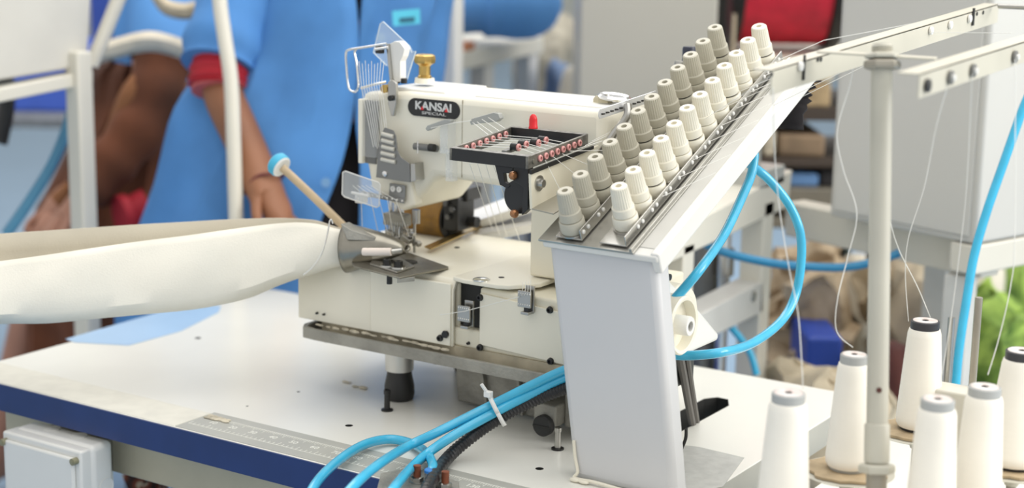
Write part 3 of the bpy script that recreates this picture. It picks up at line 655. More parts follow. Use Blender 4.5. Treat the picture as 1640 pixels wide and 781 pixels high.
# ------------------------------------------------------------------ tension post stand
ts = thing('tension_stand', 'grey steel post carrying a sloping rack of cream thread tension knobs', 'tension stand', (-.95, 1.70, T))
def tpart(b, name, m, bevel=0., parent=ts, **k): return b.build(name, m, parent, bevel=bevel, **k)
pl = [PY(px, py, 1.70) for px, py in ((877, 386), (1049, 404))]; bl = [PY(918, 765, 1.70), PY(1083, 781, 1.70)]
bl[0].z = T; bl[1].x = -.862; bl[1].z = T
b = MB(); b.prism([tuple(pl[0]), tuple(pl[1]), tuple(bl[1]), tuple(bl[0])], (0, .036, 0)); tpart(b, 'post', post_p, .009)
SL = .452; BY0 = 1.693; BZ0 = 1.055
def bz(y, off=0): return BZ0+(y-BY0)*SL+off
nrm = Vector((0, -SL, 1)).normalized(); along = Vector((0, 1, SL)).normalized()
def slab(b, x0, x1, y0, y1, o0, o1):
    vs = [Vector((x, y, bz(y)))+nrm*o for x in (x0, x1) for y in (y0, y1) for o in (o0, o1)]
    v = [b.bm.verts.new(q) for q in vs]
    for f in ((0, 1, 3, 2), (4, 6, 7, 5), (0, 4, 5, 1), (2, 3, 7, 6), (0, 2, 6, 4), (1, 5, 7, 3)): b.face([v[i] for i in f])
YE = 2.125
b = MB(); slab(b, -1.058, -.925, BY0-.006, YE, -.004, -.001); slab(b, -.930, -.926, BY0-.006, YE, -.001, .004); tpart(b, 'rack_plate', mat('rack_steel', (.50, .49, .45), .3, .8, var=.08, scale=25), .0005)
b = MB(); slab(b, -1.055, -.895, BY0-.004, YE, -.014, -.0045); slab(b, -.905, -.893, BY0-.002, YE, -.030, -.002); tpart(b, 'rack_beam', white_p, .0025)
b = MB(); slab(b, -.925, -.896, BY0+.01, YE, -.0045, -.0035); tpart(b, 'clear_edge_strip', mat('pale_strip', (.62, .61, .57), .3), .0003)
rails = {}
for xc in (-1.017, -.955):
    b = MB(); slab(b, xc-.019, xc+.019, BY0, YE-.005, .001, .0028); slab(b, xc+.0175, xc+.019, BY0, YE-.005, .002, .016); rl = tpart(b, 'knob_rail', mat('rail_steel', (.55, .54, .51), .25, .9), .0004)
    b = MB(); slab(b, xc-.012, xc+.012, BY0+.01, YE-.01, -.001, .0014); tpart(b, 'dark_gap', dark)
    for i in range(12):
        for dd in (-.005, .006):
            y = BY0+(.011 if xc < -1 else .034)+i*(.0352 if xc < -1 else .0341)+dd
            b = MB(); q = Vector((xc+.019, y, bz(y)))+nrm*.010; b.lathe([(.0027, 0), (.0027, .0012), (.0018, .002), (0, .0021)], q, (1, 0, 0), 10); b.build('rail_button', white_p, rl)
# one knob, then copies
def knob(xc, y, m, gap):
    base = Vector((xc, y, bz(y)))+nrm*.003
    k = MB().lathe([(.0172, 0), (.0172, .0022), (.0150, .0026)], base, nrm, 28).build('spring_disc', steel, ts)
    MB().lathe([(.0145, .0018), (.0155, .003), (.0162, .006), (.0160, .0165), (.0150, .0185), (.012, .0186)], base, nrm, 28).build('knob_base', m, k)
    MB().lathe([(.0128, .0183), (.0128, .0192+gap)], base, nrm, 24).build('dark_ring', dark, k)
    MB().lathe([(.0125, .0190+gap), (.0142, .0195+gap), (.0139, .0300+gap), (.0130, .0312+gap)], base, nrm, 28).build('knob_collar', m, k)
    MB().lathe([(.0124, .031+gap), (.0124, .032+gap), (.0108, .0555+gap), (.0103, .0580+gap), (.0088, .0592+gap), (.0040, .0592+gap), (.0038, .0545+gap), (0, .0545+gap)], base, nrm, 48, star=[0, .09, .09, .04, 0, 0, 0, 0]).build('knob_cap', m, k)
    return k
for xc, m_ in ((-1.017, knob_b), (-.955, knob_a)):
    protos = {}
    for i in range(12):
        y = BY0+(.013 if xc < -1 else .034)+i*(.0352 if xc < -1 else .0341); gap = .0 if (i*7+int(xc*100)) % 3 else .0012
        if gap not in protos:
            protos[gap] = (knob(xc, y, m_, gap), y)
        else:
            src, ys = protos[gap]
            c = src.copy(); COL.objects.link(c); c.parent = ts
            c.location = src.location+Vector((0, y-ys, (y-ys)*SL)); 
            for ch in src.children:
                d = ch.copy(); COL.objects.link(d); d.parent = c
# black thumb caps behind the rack
for px, py, m_, r_, h_ in ((1103, 100, mat('navy_plastic', (.03, .035, .06), .4), .0095, .032), (1089, 112, steel, .008, .018)):
    p = PX(px, py, -1.075); b = MB(); b.lathe([(r_, -h_*1.2), (r_, h_*.6), (r_*.9, h_*.7), (0, h_*.7)], p, seg=24); tpart(b, 'rack_clamp', m_)
b = MB(); slab(b, -1.08, -1.05, 2.03, 2.07, -.03, -.003); tpart(b, 'clamp_plate', black_m, .001)
# crease line of sealant around the foot of the post
b = MB(); b.tube([PY(919, 705, 1.698), PY(921, 730, 1.697), PY(925, 755, 1.696), Vector((-1.0, 1.693, T+.004)), Vector((-.97, 1.692, T+.005)), Vector((-.92, 1.690, T+.004)), Vector((-.866, 1.690, T+.005))], .0022, seg=8)
b.sphere((-.998, 1.69, T+.003), .006, 1.3, .7, .5); b.sphere((-.985, 1.689, T+.003), .005, 1.5, .7, .5)
tpart(b, 'sealant_bead', mat('cream_sealant', (.80, .76, .64), .5))

# black strap hanging at the rack's far end
b = MB()
pth = [PD(1284, 128, 2.30), PD(1275, 150, 2.31), PD(1268, 172, 2.31), PD(1262, 206, 2.31)]
b.grid([[q+Vector((-.024-.005*math.sin(i*2), .008*math.sin(i), 0)), q+Vector((0, -.006, 0)), q+Vector((.022+.005*math.cos(i*3), .006*math.cos(i), 0))] for i, q in enumerate(catmull(pth, 4))])
b.build('black_strap', blackcloth, solid=.004, **tags('frayed black cloth strap hanging from the upper end of the knob rack', 'strap'))
# ------------------------------------------------------------------ hoses
HR = .0062
def hose(pts, lab, m=hose_m, r=HR, group='blue air hoses', name='air_hose'):
    return MB().tube(pts, r, seg=16, n=10).build(name, m, **tags(lab, 'hose', group))
def TH(px, py, h): return PZ(px, py, T+h)
hose([PX(1205, 232, -.93), PX(1208, 250, -.925), PX(1203, 280, -.92), PX(1190, 312, -.915), PX(1160, 375, -.905), PY(1122, 430, 1.80), PY(1090, 468, 1.782), PY(1060, 500, 1.770), PY(1035, 524, 1.765), PY(990, 560, 1.76)],
     'blue air hose dropping from under the knob rack to the left across the hand wheel', group=None)
hose([PX(1188, 256, -.96), PX(1205, 266, -.93), PX(1232, 288, -.91), PX(1262, 325, -.89), PX(1281, 370, -.875), PX(1283, 420, -.87), PX(1273, 475, -.87), PX(1250, 515, -.87), PX(1205, 549, -.87), PY(1155, 564, 1.83), PY(1100, 569, 1.81), PY(1064, 566, 1.80), PY(1030, 563, 1.79), PY(985, 560, 1.78)],
     'wide looping blue air hose curving right of the hand wheel', group=None)
hose([PY(990, 572, 1.762), PY(940, 580, 1.760), PY(895, 596, 1.756), PY(840, 622, 1.742), PY(786, 649, 1.715), PY(700, 692, 1.650), PY(650, 716, 1.612), TH(600, 748, .042), TH(560, 785, .04), TH(530, 830, .02)],
     'blue air hose running over the table, upper one of the tied bundle', group=None)
hose([PY(990, 586, 1.764), PY(945, 592, 1.762), PY(897, 608, 1.760), PY(850, 631, 1.746), PY(795, 659, 1.715), PY(725, 698, 1.656), PY(670, 738, 1.600), TH(628, 785, .038), TH(600, 830, .01)],
     'blue air hose running over the table, lower one of the tied bundle', group=None)
hose([TH(690, 758, .018), TH(693, 744, .021), TH(684, 726, .014), TH(662, 711, .0085), TH(625, 703, .009), TH(585, 711, .011), TH(545, 735, .013), TH(505, 775, .015), TH(480, 830, 0)],
     'blue air hose looping leftwards from the fitting at the table front', group=None)
cp = [PY(985, 600, 1.764), PY(940, 610, 1.762), PY(898, 624, 1.760), PY(850, 643, 1.748), PY(802, 668, 1.722), PY(757, 698, 1.690), PY(715, 735, 1.642), TH(685, 781, .022), TH(665, 830, .01)]
MB().tube(cp, .0085, seg=16, n=36, rf=lambda i, n: .0084 if i % 4 < 2 else .0074).build('corrugated_conduit', conduit_m, **tags('black corrugated conduit lying under the blue hoses on the table', 'conduit'))
# cable tie
c0_ = (TH(792, 646, .045)+TH(794, 660, .03))/2
t = thing('cable_tie', 'white nylon cable tie around the blue hoses and black conduit', 'cable tie', c0_)
a = TH(785, 636, .062); ddir = (TH(840, 622, .04)-TH(780, 652, .04)).normalized(); sd = ddir.cross(Vector((0, 0, 1))).normalized(); uu = sd.cross(ddir)
b = MB(); cc = PY(796, 657, 1.716); ddir = (PY(840, 628, 1.742)-PY(786, 655, 1.715)).normalized(); sd = ddir.cross(Vector((0, 0, 1))).normalized(); uu = sd.cross(ddir)
loopc = []
for k in range(25):
    a_ = 2*math.pi*k/24; loopc.append(cc+sd*(.0125*math.cos(a_))+uu*(.0225*math.sin(a_)))
b.grid([[q-ddir*.0028 for q in loopc], [q+ddir*.0028 for q in loopc]]); b.build('strap', tie_m, t, solid=.0012)
hd = cc+uu*.026+sd*.003
b = MB(); b.box(tuple(hd-Vector((.005, .004, .004))), tuple(hd+Vector((.005, .004, .004)))); b.build('lock_head', tie_m, t, bevel=.001)
b = MB(); b.tube([hd, hd+uu*.016-ddir*.002], .0025, smooth=False, seg=6); b.build('tail', tie_m, t)
# fittings at table front
t = thing('hose_fitting', 'clamp bracket with two rusty bolts and a grey hose fitting at the table front', 'fitting', PZ(690, 790, T))
p = PZ(692, 790, T)
b = MB(); b.prism([tuple(PZ(px, py, T+.001)) for px, py in ((610, 762), (660, 752), (735, 775), (735, 800), (600, 800))], (0, 0, .004)); b.build('base_plate', cast, t, bevel=.001)
for px, py in ((668, 772), (713, 782)):
    p = PZ(px, py, T+.005); b = MB(); b.cyl(p, p+Vector((0, 0, .022)), .0048, seg=16); b.build('bolt', rust, t)
    b = MB(); b.lathe([(.010, 0), (.010, .0015), (.0082, .002), (.0082, .007), (.006, .008)], p, seg=6); b.build('nut', steel, t)
p = PZ(690, 776, T+.004); b = MB(); b.cyl(p, p+Vector((0, 0, .017)), .0075); b.build('socket', mat('grey_fitting', (.30, .31, .32), .4, .3), t)
b = MB(); b.lathe([(.0082, 0), (.0082, .003), (.007, .004)], p+Vector((0, 0, .0165)), seg=20); b.build('release_collar', mat('mid_blue_plastic', (.03, .22, .62), .4), t)

# ------------------------------------------------------------------ canvas strip being sewn
cols = [  # px, back_top, front_top, bottom, depth
 (-170, 388, 436, 536, 2.24), (-60, 379, 425, 525, 2.27), (0, 374, 418, 518, 2.29), (75, 369, 408, 517, 2.30), (150, 364, 397, 510, 2.31), (225, 359, 386, 503, 2.32), (300, 355, 377, 496, 2.33), (350, 352, 370, 488, 2.33), (400, 350, 363, 476, 2.335), (440, 349, 358, 459, 2.34), (475, 350, 356, 446, 2.34), (505, 353, 358, 437, 2.34), (530, 361, 364, 429, 2.34), (550, 368, 370, 424, 2.34), (563, 378, 380, 416, 2.34)]
rows = []; back = []
for (px, bt, ft, bo, d) in cols:
    w_ = .03 if px < 500 else .022
    r_ = []
    q_ = 1 if px < 500 else .6
    back.append([PD(px+2, bt, d+.060*q_), PD(px+1, bt*.8+bo*.2, d+.066*q_), PD(px+1, bt*.6+bo*.4, d+.068*q_), PD(px, bt*.3+bo*.7, d+.055*q_), PD(px, bo-7, d+.030*q_), PD(px, bo-1, d+.014*q_)])
    r_.append(PD(px, bo, d+.010))
    for f in (.85, .65, .45, .25, .1): r_.append(PD(px, ft+(bo-ft)*f, d-.007*math.sin(math.pi*f)+.002*math.sin(px*.03+f*5)))
    r_.append(PD(px, ft, d))
    rows.append(r_)
R2 = []
for j in range(len(rows[0])): R2.append(catmull([r[j] for r in rows], 4))
fs = thing('fabric_strip', 'long folded cream canvas strip feeding into the machine from the left', 'fabric', rows[8][0])
B2 = [catmull([r[j] for r in back], 4) for j in range(6)]
b = MB(); b.grid(B2); b.build('rear_layer', canvas_shaded, fs, solid=.0018)
b = MB(); b.grid(R2); b.build('front_layer', canvas, fs, solid=.0018) #'long folded cream canvas strip feeding into the machine from the left', 'fabric'))
# wooden stick with foam cap
A_, B_ = PD(556, 368, 2.46), PD(452, 268, 2.46)
t = thing('foam_tipped_stick', 'thin pale wooden stick with a round blue and white foam tip', 'stick', A_)
b = MB(); b.tube([A_, A_.lerp(B_, .5)+Vector((0, 0, .001)), B_], .0062, seg=12); b.build('shaft', wood, t)
ax = (B_-A_).normalized(); ax2 = (ax+(-fw)*.0+rt*-.1).normalized()
cdir = (PD(437, 257, 2.46)-PD(452, 268, 2.43)).normalized()
cdir = (-rt*.72+up*.55+fw*.42).normalized()
b = MB(); b.lathe([(.0, -.001), (.014, -.001), (.0165, .001)], B_, cdir, 28); b.build('white_face', cap_white, t)
b = MB(); b.lathe([(.0165, .001), (.0178, .004), (.0178, .012), (.015, .0155), (0, .016)], B_, cdir, 28); b.build('foam_tip', cap_blue, t)

# ------------------------------------------------------------------ side table and thread stand
st2 = thing('side_table', 'white side table below the thread cones at the right of the sewing table', 'table', (-.45, 1.9, 0))
b = MB(); b.box((-.80, 1.3, .66), (-.10, 2.262, .70)); b.build('tabletop', table_w, st2, bevel=.002)
for x, y in ((-.76, 1.34), (-.14, 1.34), (-.76, 2.22), (-.14, 2.22)):
    b = MB(); b.box((x-.02, y-.02, 0), (x+.02, y+.02, .66)); b.build('leg', frame_w, st2, bevel=.002)
ZT = .70
sd_ = thing('thread_stand', 'beige pole thread stand with spool plates and two overhead guide rails', 'thread stand', (-.65, 1.75, ZT))
def spart(b, name, m, bevel=0., parent=sd_, **k): return b.build(name, m, parent, bevel=bevel, **k)
pt = PD(1413, 60, 1.80); pb = PD(1404, 745, 1.80)
pdir = (pt-pb).normalized()
low = pb+pdir*((ZT-pb.z)/pdir.z)
b = MB(); b.cyl(pb, pt-pdir*.03, .0118, seg=28); spart(b, 'pole', pole_m)
b = MB(); b.cyl(low, pb, .0112, seg=28); spart(b, 'lower_pole', pole_d)
b = MB(); nrm_ = pdir
b.lathe([(.0138, 0), (.0138, .040), (.0125, .042)], pb+pdir*.004, pdir, 28); spart(b, 'sleeve', pole_m, .0006)
b = MB(); b.lathe([(.0195, 0), (.0205, .002), (.0205, .008), (.018, .010)], pb-pdir*.008, pdir, 6); spart(b, 'lock_nut', pole_m, .0012)
b = MB(); p = PD(1404, 623, 1.80)-fw*.0118; b.cyl(p-fw*-.002, p-fw*.0006, .0030, seg=16); spart(b, 'pole_hole', mat('rusty_bore', (.08, .02, .012), .6))
b = MB(); prof = []
for k in range(10): prof += [(.0118, .002*k), (.0106, .002*k+.001)]
b.lathe(prof+[(.010, .021), (0, .021)], pt-pdir*.028, pdir, 24); spart(b, 'threaded_tip', pole_m)
pn = PD(1413, 98, 1.80)
b = MB(); b.lathe([(.018, -.009), (.0205, -.007), (.0205, -.001), (.018, .001)], pn, pdir, 6); spart(b, 'clamp_nut', pole_d, .001)
b = MB(); b.lathe([(.0195, .003), (.0195, .007), (.016, .009)], pn, pdir, 6); spart(b, 'clamp_nut', pole_m, .001)
b = MB(); a_, c_ = PD(1310, 84, 1.83), PD(1500, 96, 1.79); v_ = (c_-a_); s_ = Vector((0, 0, 1)).cross(v_).normalized()*.012
b.prism([tuple(a_-s_), tuple(c_-s_), tuple(c_+s_), tuple(a_+s_)], (0, 0, .0025)); spart(b, 'cross_strap', rail_m, .0006)
def guide_rail(a, c, h, wd, up_dir=Vector((0, 0, 1)), name='guide_rail'):
    v = (c-a).normalized(); s = v.cross(Vector((0, 0, 1))).normalized()  # right side (towards +x)
    b = MB()
    b.prism([tuple(a), tuple(c), tuple(c-Vector((0, 0, h))), tuple(a-Vector((0, 0, h)))], tuple(s*-.002))
    b.prism([tuple(a), tuple(c), tuple(c-s*wd), tuple(a-s*wd)], (0, 0, -.002))
    return spart(b, name, rail_m, .0005)
a1_ = PX(1237, 112, -.73); c1_ = PX(1600, 6, -.73)
g1 = guide_rail(a1_, c1_, .027, .022)
a2_ = PX(1474, 118, -.555); c2_ = PX(1700, 48, -.555)
g2 = guide_rail(a2_, c2_, .025, .024)
def disc_on(px, py, x, r, ms, parent, name):
    p = PX(px, py, x); b = MB(); b.lathe([(r, 0), (r, .003), (r*.8, .0035), (0, .0035)], p, (1, 0, 0), 18); o = b.build(name, ms[0], parent)
    if len(ms) > 1: b = MB(); b.lathe([(r*.5, 0), (r*.45, .006), (0, .006)], p, (1, 0, 0), 14); b.build('pin_centre', ms[1], o)
for px, py in ((1281, 106), (1490, 49), (1521, 40), (1552, 30)): disc_on(px, py, -.729, .0052, [white_p], g1, 'rail_pin')
for px, py, m_ in ((1236, 119, dark), (1310, 95, dark), (1315, 95, dark), (1565, 22, dark), (1575, 20, dark)):
    p = PX(px, py, -.7292); b = MB(); b.lathe([(.0028, 0), (.0028, .0004), (0, .0004)], p, (1, 0, 0), 12); b.build('rail_hole', m_, g1)
b = MB(); q = PX(1288, 105, -.7285); b.box((q.x-.001, q.y-.0015, q.z-.016), (q.x+.001, q.y+.0015, q.z+.012)); b.build('rail_joint', dark, g1)
b = MB(); q = PX(1559, 27, -.7285); b.box((q.x-.001, q.y-.003, q.z-.012), (q.x+.001, q.y+.003, q.z+.012)); b.build('rail_joint', dark, g1)
disc_on(1484, 137, -.554, .0068, [black], g2, 'rail_pin')
for px, py in ((1521, 124), (1557, 113), (1624, 91)): disc_on(px, py, -.554, .0072, [mat('grey_rubber', (.16, .16, .15), .5), white_p], g2, 'rail_pin')
b = MB(); b.tube([PX(1700, 14, -.62), PX(1600, 10, -.72)], .0035, smooth=False); spart(b, 'cross_rod', steel)
# spool plates, spindles, cones
cones = [ # px centre, top py, bottom py, top half width px, bottom half width px, depth, core, label
 (1252, 618, 840, 27, 43, 1.80, 0, 'cream thread cone with a grey core, leftmost of the cones'),
 (1357, 559, 752, 22, 36, 1.93, 0, 'cream thread cone with a grey core on a cardboard disc left of the pole'),
 (1470, 506, 688, 23, 36, 2.04, 1, 'cream thread cone with a black core, tallest one right of the pole'),
 (1487, 628, 850, 27, 40, 1.78, 0, 'cream thread cone with a grey core right in front of the black cored cone'),
 (1562, 609, 820, 26, 39, 1.86, 0, 'cream thread cone with a grey core, second from the right edge'),
 (1622, 553, 746, 26, 47, 1.95, 1, 'cream thread cone with a black core at the right edge of the photo')]
for i, (px, ty, by, tw, bw, d, core, lab) in enumerate(cones):
    tpnt, bpnt = PD(px+(3 if i in (1, 2) else 0), ty, d), PD(px, by, d)
    base = Vector((bpnt.x, bpnt.y, bpnt.z)); hgt = (tpnt.z-bpnt.z)/1.0
    rb, rt_ = bw*d/F, tw*d/F
    # plate
    zc = base.z
    b = MB(); b.lathe([(.008, -.022), (.012, -.010), (.035, -.006), (.050, -.0035), (.0545, -.001), (.0535, -.0005), (.035, -.002), (.002, -.002)], base-Vector((0, 0, .001)), seg=40); pl_ = spart(b, 'spool_plate', pole_m)
    b = MB(); b.cyl((base.x, base.y, ZT), (base.x, base.y, base.z-.02), .006); b.build('plate_stem', pole_d, pl_)
    b = MB(); b.cyl((base.x, base.y, base.z-.003), (base.x, base.y, base.z+hgt*.8), .003); b.build('spindle', steel, pl_)
    v = Vector((low.x-base.x, low.y-base.y, 0))
    b = MB(); b.tube([Vector((base.x, base.y, ZT+.010)), Vector((low.x, low.y, ZT+.010))], .006, smooth=False, seg=10); spart(b, 'plate_arm', pole_m)
    # cardboard disc
    b = MB(); segs = 28; pts = []
    for k in range(segs): a_ = 2*math.pi*k/segs; rr = .047+.0025*math.sin(k*2.3+i)+.0015*math.sin(k*5.1); pts.append((base.x+rr*math.cos(a_), base.y+rr*math.sin(a_), base.z-.0012))
    b.prism(pts, (0, 0, .003)); b.build('cardboard_disc', card, **tags('cardboard disc under the cone '+('at the far left', 'just left of the pole', 'with the tall black core', 'right before the black cored one', 'second from the right edge', 'touching the right edge')[i], 'disc', 'cardboard discs on the spool plates'))
    c = thing('thread_cone', lab, 'thread cone', base+Vector((0, 0, .002)), 'thread cones on the stand')
    lean = Vector((0, 0, 1))
    o_ = base+Vector((0, 0, .002))
    b = MB()
    prof = [(rb*.90, .004), (rb*.985, .008), (rb, .014)]
    nh = 40; capz = .011
    for k in range(nh+1):
        t_ = k/nh; r_ = rb+(rt_*1.14-rb)*t_; r_ *= 1+.0035*math.sin(k*2.4); prof.append((r_, .016+(hgt-capz-.022)*t_))
    prof += [(rt_*1.05, hgt-capz), (rt_*.9, hgt-capz+.001)]
    b.lathe(prof, o_, lean, 40); b.build('thread_winding', cone_m, c)
    b = MB(); b.lathe([(rb*.8, 0), (rb*.86, .004)], o_, lean, 32); b.build('core_base', cone_black if core else cone_grey, c)
    b = MB(); b.lathe([(rt_*.98, hgt-capz), (rt_*.98, hgt-.0012), (rt_*.9, hgt), (rt_*.86, hgt-.0006), (rt_*.2, hgt-.0006), (rt_*.18, hgt-.004), (0, hgt-.004)], o_, lean, 36); k_ = b.build('core_top', cone_black if core else cone_grey, c)
    b = MB(); b.lathe([(rt_*.84, hgt-.0005), (rt_*.84, hgt), (rt_*.24, hgt), (rt_*.24, hgt-.0005)], o_, lean, 32); b.build('paper_label', foil, k_)
# bare spindles behind
for px, ty, by, d, lab, mm_ in ((1524, 508, 612, 2.05, 'bare steel spindle rod standing left of the blue hose at right', steel), (1568, 476, 610, 2.0, 'darker bare spindle rod standing right of the blue hose', pole_d)):
    a_ = PD(px, ty, d); b = MB(); b.cyl((a_.x, a_.y, ZT), a_, .0045, seg=14); spart(b, 'spindle', mm_)
b = MB(); a_ = PD(1515, 618, 2.02); b.box((a_.x-.02, a_.y-.02, ZT), (a_.x+.05, a_.y+.02, a_.z)); spart(b, 'rod_bracket', frame_w, .003)

# ------------------------------------------------------------------ threads
TG = 'white sewing threads'
def thread(pts, lab, r=.00045, smooth=True):
    MB().tube(pts, r, seg=5, n=8, smooth=smooth).build('sewing_thread', thread_m, **tags(lab, 'thread', TG))
def ctop(i): px, ty, by, tw, bw, d, core, lab = cones[i]; return PD(px+5, ty+2, d)
thread([PD(1366, 556, 1.93), PD(1340, 530, 1.93), PD(1341, 480, 1.90), PD(1358, 410, 1.9), PD(1372, 340, 1.88), PD(1350, 270, 1.86), PD(1341, 210, 1.85), PD(1360, 140, 1.84), PD(1366, 110, 1.82)], 'loose thread rising in an s-curve left of the pole', .0006)
thread([PD(1286, 622, 1.80), PD(1284, 580, 1.8), PD(1278, 500, 1.81), PD(1264, 430, 1.82), PD(1248, 330, 1.82), PD(1240, 230, 1.79), PD(1238, 140, 1.75)], 'thread rising from the leftmost cone towards the guide rail', .0006)
thread([PD(1490, 508, 2.04), PD(1470, 460, 2.0), PD(1440, 400, 1.98), PD(1425, 350, 1.9), PD(1420, 300, 1.88), PD(1421, 140, 1.85)], 'thread slanting up left from the black cored cone to the pole', .0006)
thread([PD(1455, 514, 2.04), PD(1450, 440, 2.0), PD(1455, 380, 1.95), PD(1480, 300, 1.9), PD(1500, 200, 1.8), PD(1521, 128, 1.73)], 'thread rising nearly upright from the black cored cone to the right rail', .0005)
thread([PD(1505, 618, 1.9), PD(1520, 530, 1.9), PD(1535, 420, 1.88), PD(1548, 300, 1.85), PD(1557, 120, 1.74)], 'faint thread rising between the two spindles to the right rail', .0005)
thread([PD(1582, 600, 1.9), PD(1600, 540, 1.9), PD(1618, 460, 1.88), PD(1625, 380, 1.86), PD(1626, 95, 1.8)], 'thread rising beside the right edge to the guide rail', .0006)
# threads from rail to knob rack
for k, (a_, c_) in enumerate((((1240, 118), (1130, 190)), ((1300, 100), (1180, 148)), ((1330, 95), (1160, 172)), ((1380, 100), (1205, 185)), ((1420, 88), (1250, 172)))):
    p = PX(a_[0], a_[1], -.74); y = PX(c_[0], c_[1], -.945); thread([p, y], 'thin thread stretched from the left guide rail to the knob rack', .0004, False)
for k in range(9):
    y = BY0+.08+k*.04; a_ = Vector((-.945, y, bz(y)))+nrm*.010; c_ = a_+Vector((.055, .06, .033)); thread([a_, c_, c_+Vector((.12, .10, .03))] if k > 5 else [a_, c_], 'short thread leaving a button of the lower knob rail to the right', .0004, False)
# threads tray -> rack
for k, (a_, c_) in enumerate((((873, 256), (905, 320)), ((885, 250), (935, 290)), ((900, 246), (945, 265)), ((912, 242), (985, 240)), ((925, 238), (1000, 215)), ((937, 233), (1010, 200)), ((948, 226), (1020, 190)))):
    thread([PX(*a_, TX1+.003), PX(c_[0], c_[1], -1.055)], 'thread running from the pink eyelets of the tray to the knob rack', .0004, False)
for k in range(6):
    a_ = tp_(.006, .045+k*.014, -.006); c_ = tp_(TW*.55, .06+k*.012, -.006); e_ = tp_(TW, .035+k*.015, -.007)
    thread([a_, c_, e_], 'thread crossing the open eyelet tray between pink eyelets', .00045, False)
for a_, c_ in (((757, 196), (790, 222)), ((764, 195), (797, 219)), ((772, 191), (806, 214)), ((782, 188), (815, 210))):
    thread([PY(a_[0], a_[1], 1.845), PX(c_[0], c_[1], TX0)], 'thread slanting from the clear arm guide down to the tray', .00045, False)
for a_, c_ in (((752, 262), (790, 372)), ((765, 262), (800, 378)), ((778, 263), (812, 380)), ((790, 264), (832, 385))):
    c3 = PZ(c_[0], c_[1], .9565); thread([tp_(.04+.006*(a_[0]-750)/13, .03, -tz), PY(a_[0], a_[1], 1.73), c3+Vector((0, 0, .001))], 'thread dropping from under the tray to the machine bed', .00045, False)
for k, px in enumerate((581, 598, 612, 625, 634)):
    tgt = ((581, 380), (607, 378), (623, 382), (630, 380), (655, 378))[k]
    thread([PY(565+k*7, 300, 1.853)+Vector((0, 0, .003)), PY(578+k*14, 308+k*3, 1.853), PY(tgt[0], tgt[1], 1.875)], 'thread dropping from the eyelet bar to the needles', .0005, False)
for k in range(9):
    a_ = PY(579+k*4, 140-k*.9, 1.857); c_ = PY(598+k*3.2, 240+random.uniform(-6, 8), 1.853); e_ = PY(575+k*5, 100+random.uniform(-4, 3), 1.862)
    thread([e_, a_, c_], 'thread fanning down the face of the machine head', .00045, False)
thread([PY(690, 205, 1.845), PY(725, 197, 1.845), PY(755, 193, 1.845)], 'thread stretched between the two clear guides on the arm', .0005, False)
thread([PY(705, 504, 1.79), PY(745, 498, 1.789), PY(832, 475, 1.789)], 'thread stretched between the two small combs on the bed panel', .0005, False)
for k in range(4):
    thread([PY(838+k*4, 452-k, 1.80), PY(836+k*4.5, 473, 1.789)], 'short thread entering the right comb from the bed edge', .0004, False)
thread([PX(1490, 52, -.727), PX(1620, 53, -.60)], 'thread running right from a pin of the far guide rail', .0004, False)

# ------------------------------------------------------------------ people
FH = Vector((fw.x, fw.y, 0)).normalized(); RH = Vector((r0.x, r0.y, 0))
def skin_body(name, joints, bones, m, parent, root=0, subd=2):
    me = bpy.data.meshes.new(name+'_tmp'); me.from_pydata([tuple(j[0]) for j in joints], bones, [])
    o = bpy.data.objects.new(name+'_tmp', me); COL.objects.link(o)
    md = o.modifiers.new('skin', 'SKIN'); md.use_smooth_shade = True
    sv = me.skin_vertices[0].data
    for i, j in enumerate(joints):
        r_ = j[1]; sv[i].radius = (r_, r_) if not isinstance(r_, tuple) else r_
        sv[i].use_root = (i == root)
    s = o.modifiers.new('s', 'SUBSURF'); s.levels = subd; s.render_levels = subd
    bpy.context.view_layer.update()
    me2 = bpy.data.meshes.new_from_object(o.evaluated_get(bpy.context.evaluated_depsgraph_get()))
    bpy.data.objects.remove(o); me2.name = name
    for v in me2.vertices: v.co -= parent.location
    me2.materials.clear(); me2.materials.append(m)
    me2.polygons.foreach_set('use_smooth', [True]*len(me2.polygons))
    b_ = bpy.data.objects.new(name, me2); COL.objects.link(b_); b_.parent = parent
    return b_
def hand_chain(J, B, wrist_i, wdir, side, nrm_d, sc=1.):
    """palm + four fingers and a thumb grown from the wrist"""
    w_ = J[wrist_i][0]
    palm = w_+wdir*.05*sc; J.append((palm, (.030*sc, .016*sc))); pi_ = len(J)-1; B.append((wrist_i, pi_))
    for k, (off, L) in enumerate(((-.026, .062), (-.009, .072), (.009, .068), (.026, .052))):
        a = palm+side*off*sc+wdir*.030*sc; b1 = a+wdir*L*.45*sc-nrm_d*.006*sc; c1 = b1+wdir*L*.45*sc-nrm_d*.022*sc
        J.append((a, .0085*sc)); J.append((b1, .0078*sc)); J.append((c1, .0065*sc)); n = len(J)
        B += [(pi_, n-3), (n-3, n-2), (n-2, n-1)]
    a = w_+wdir*.025*sc-side*.030*sc; b1 = a+wdir*.03*sc-side*.015*sc; c1 = b1+wdir*.024*sc-nrm_d*.006*sc
    J.append((a, .011*sc)); J.append((b1, .0095*sc)); J.append((c1, .0075*sc)); n = len(J); B += [(wrist_i, n-3), (n-3, n-2), (n-2, n-1)]
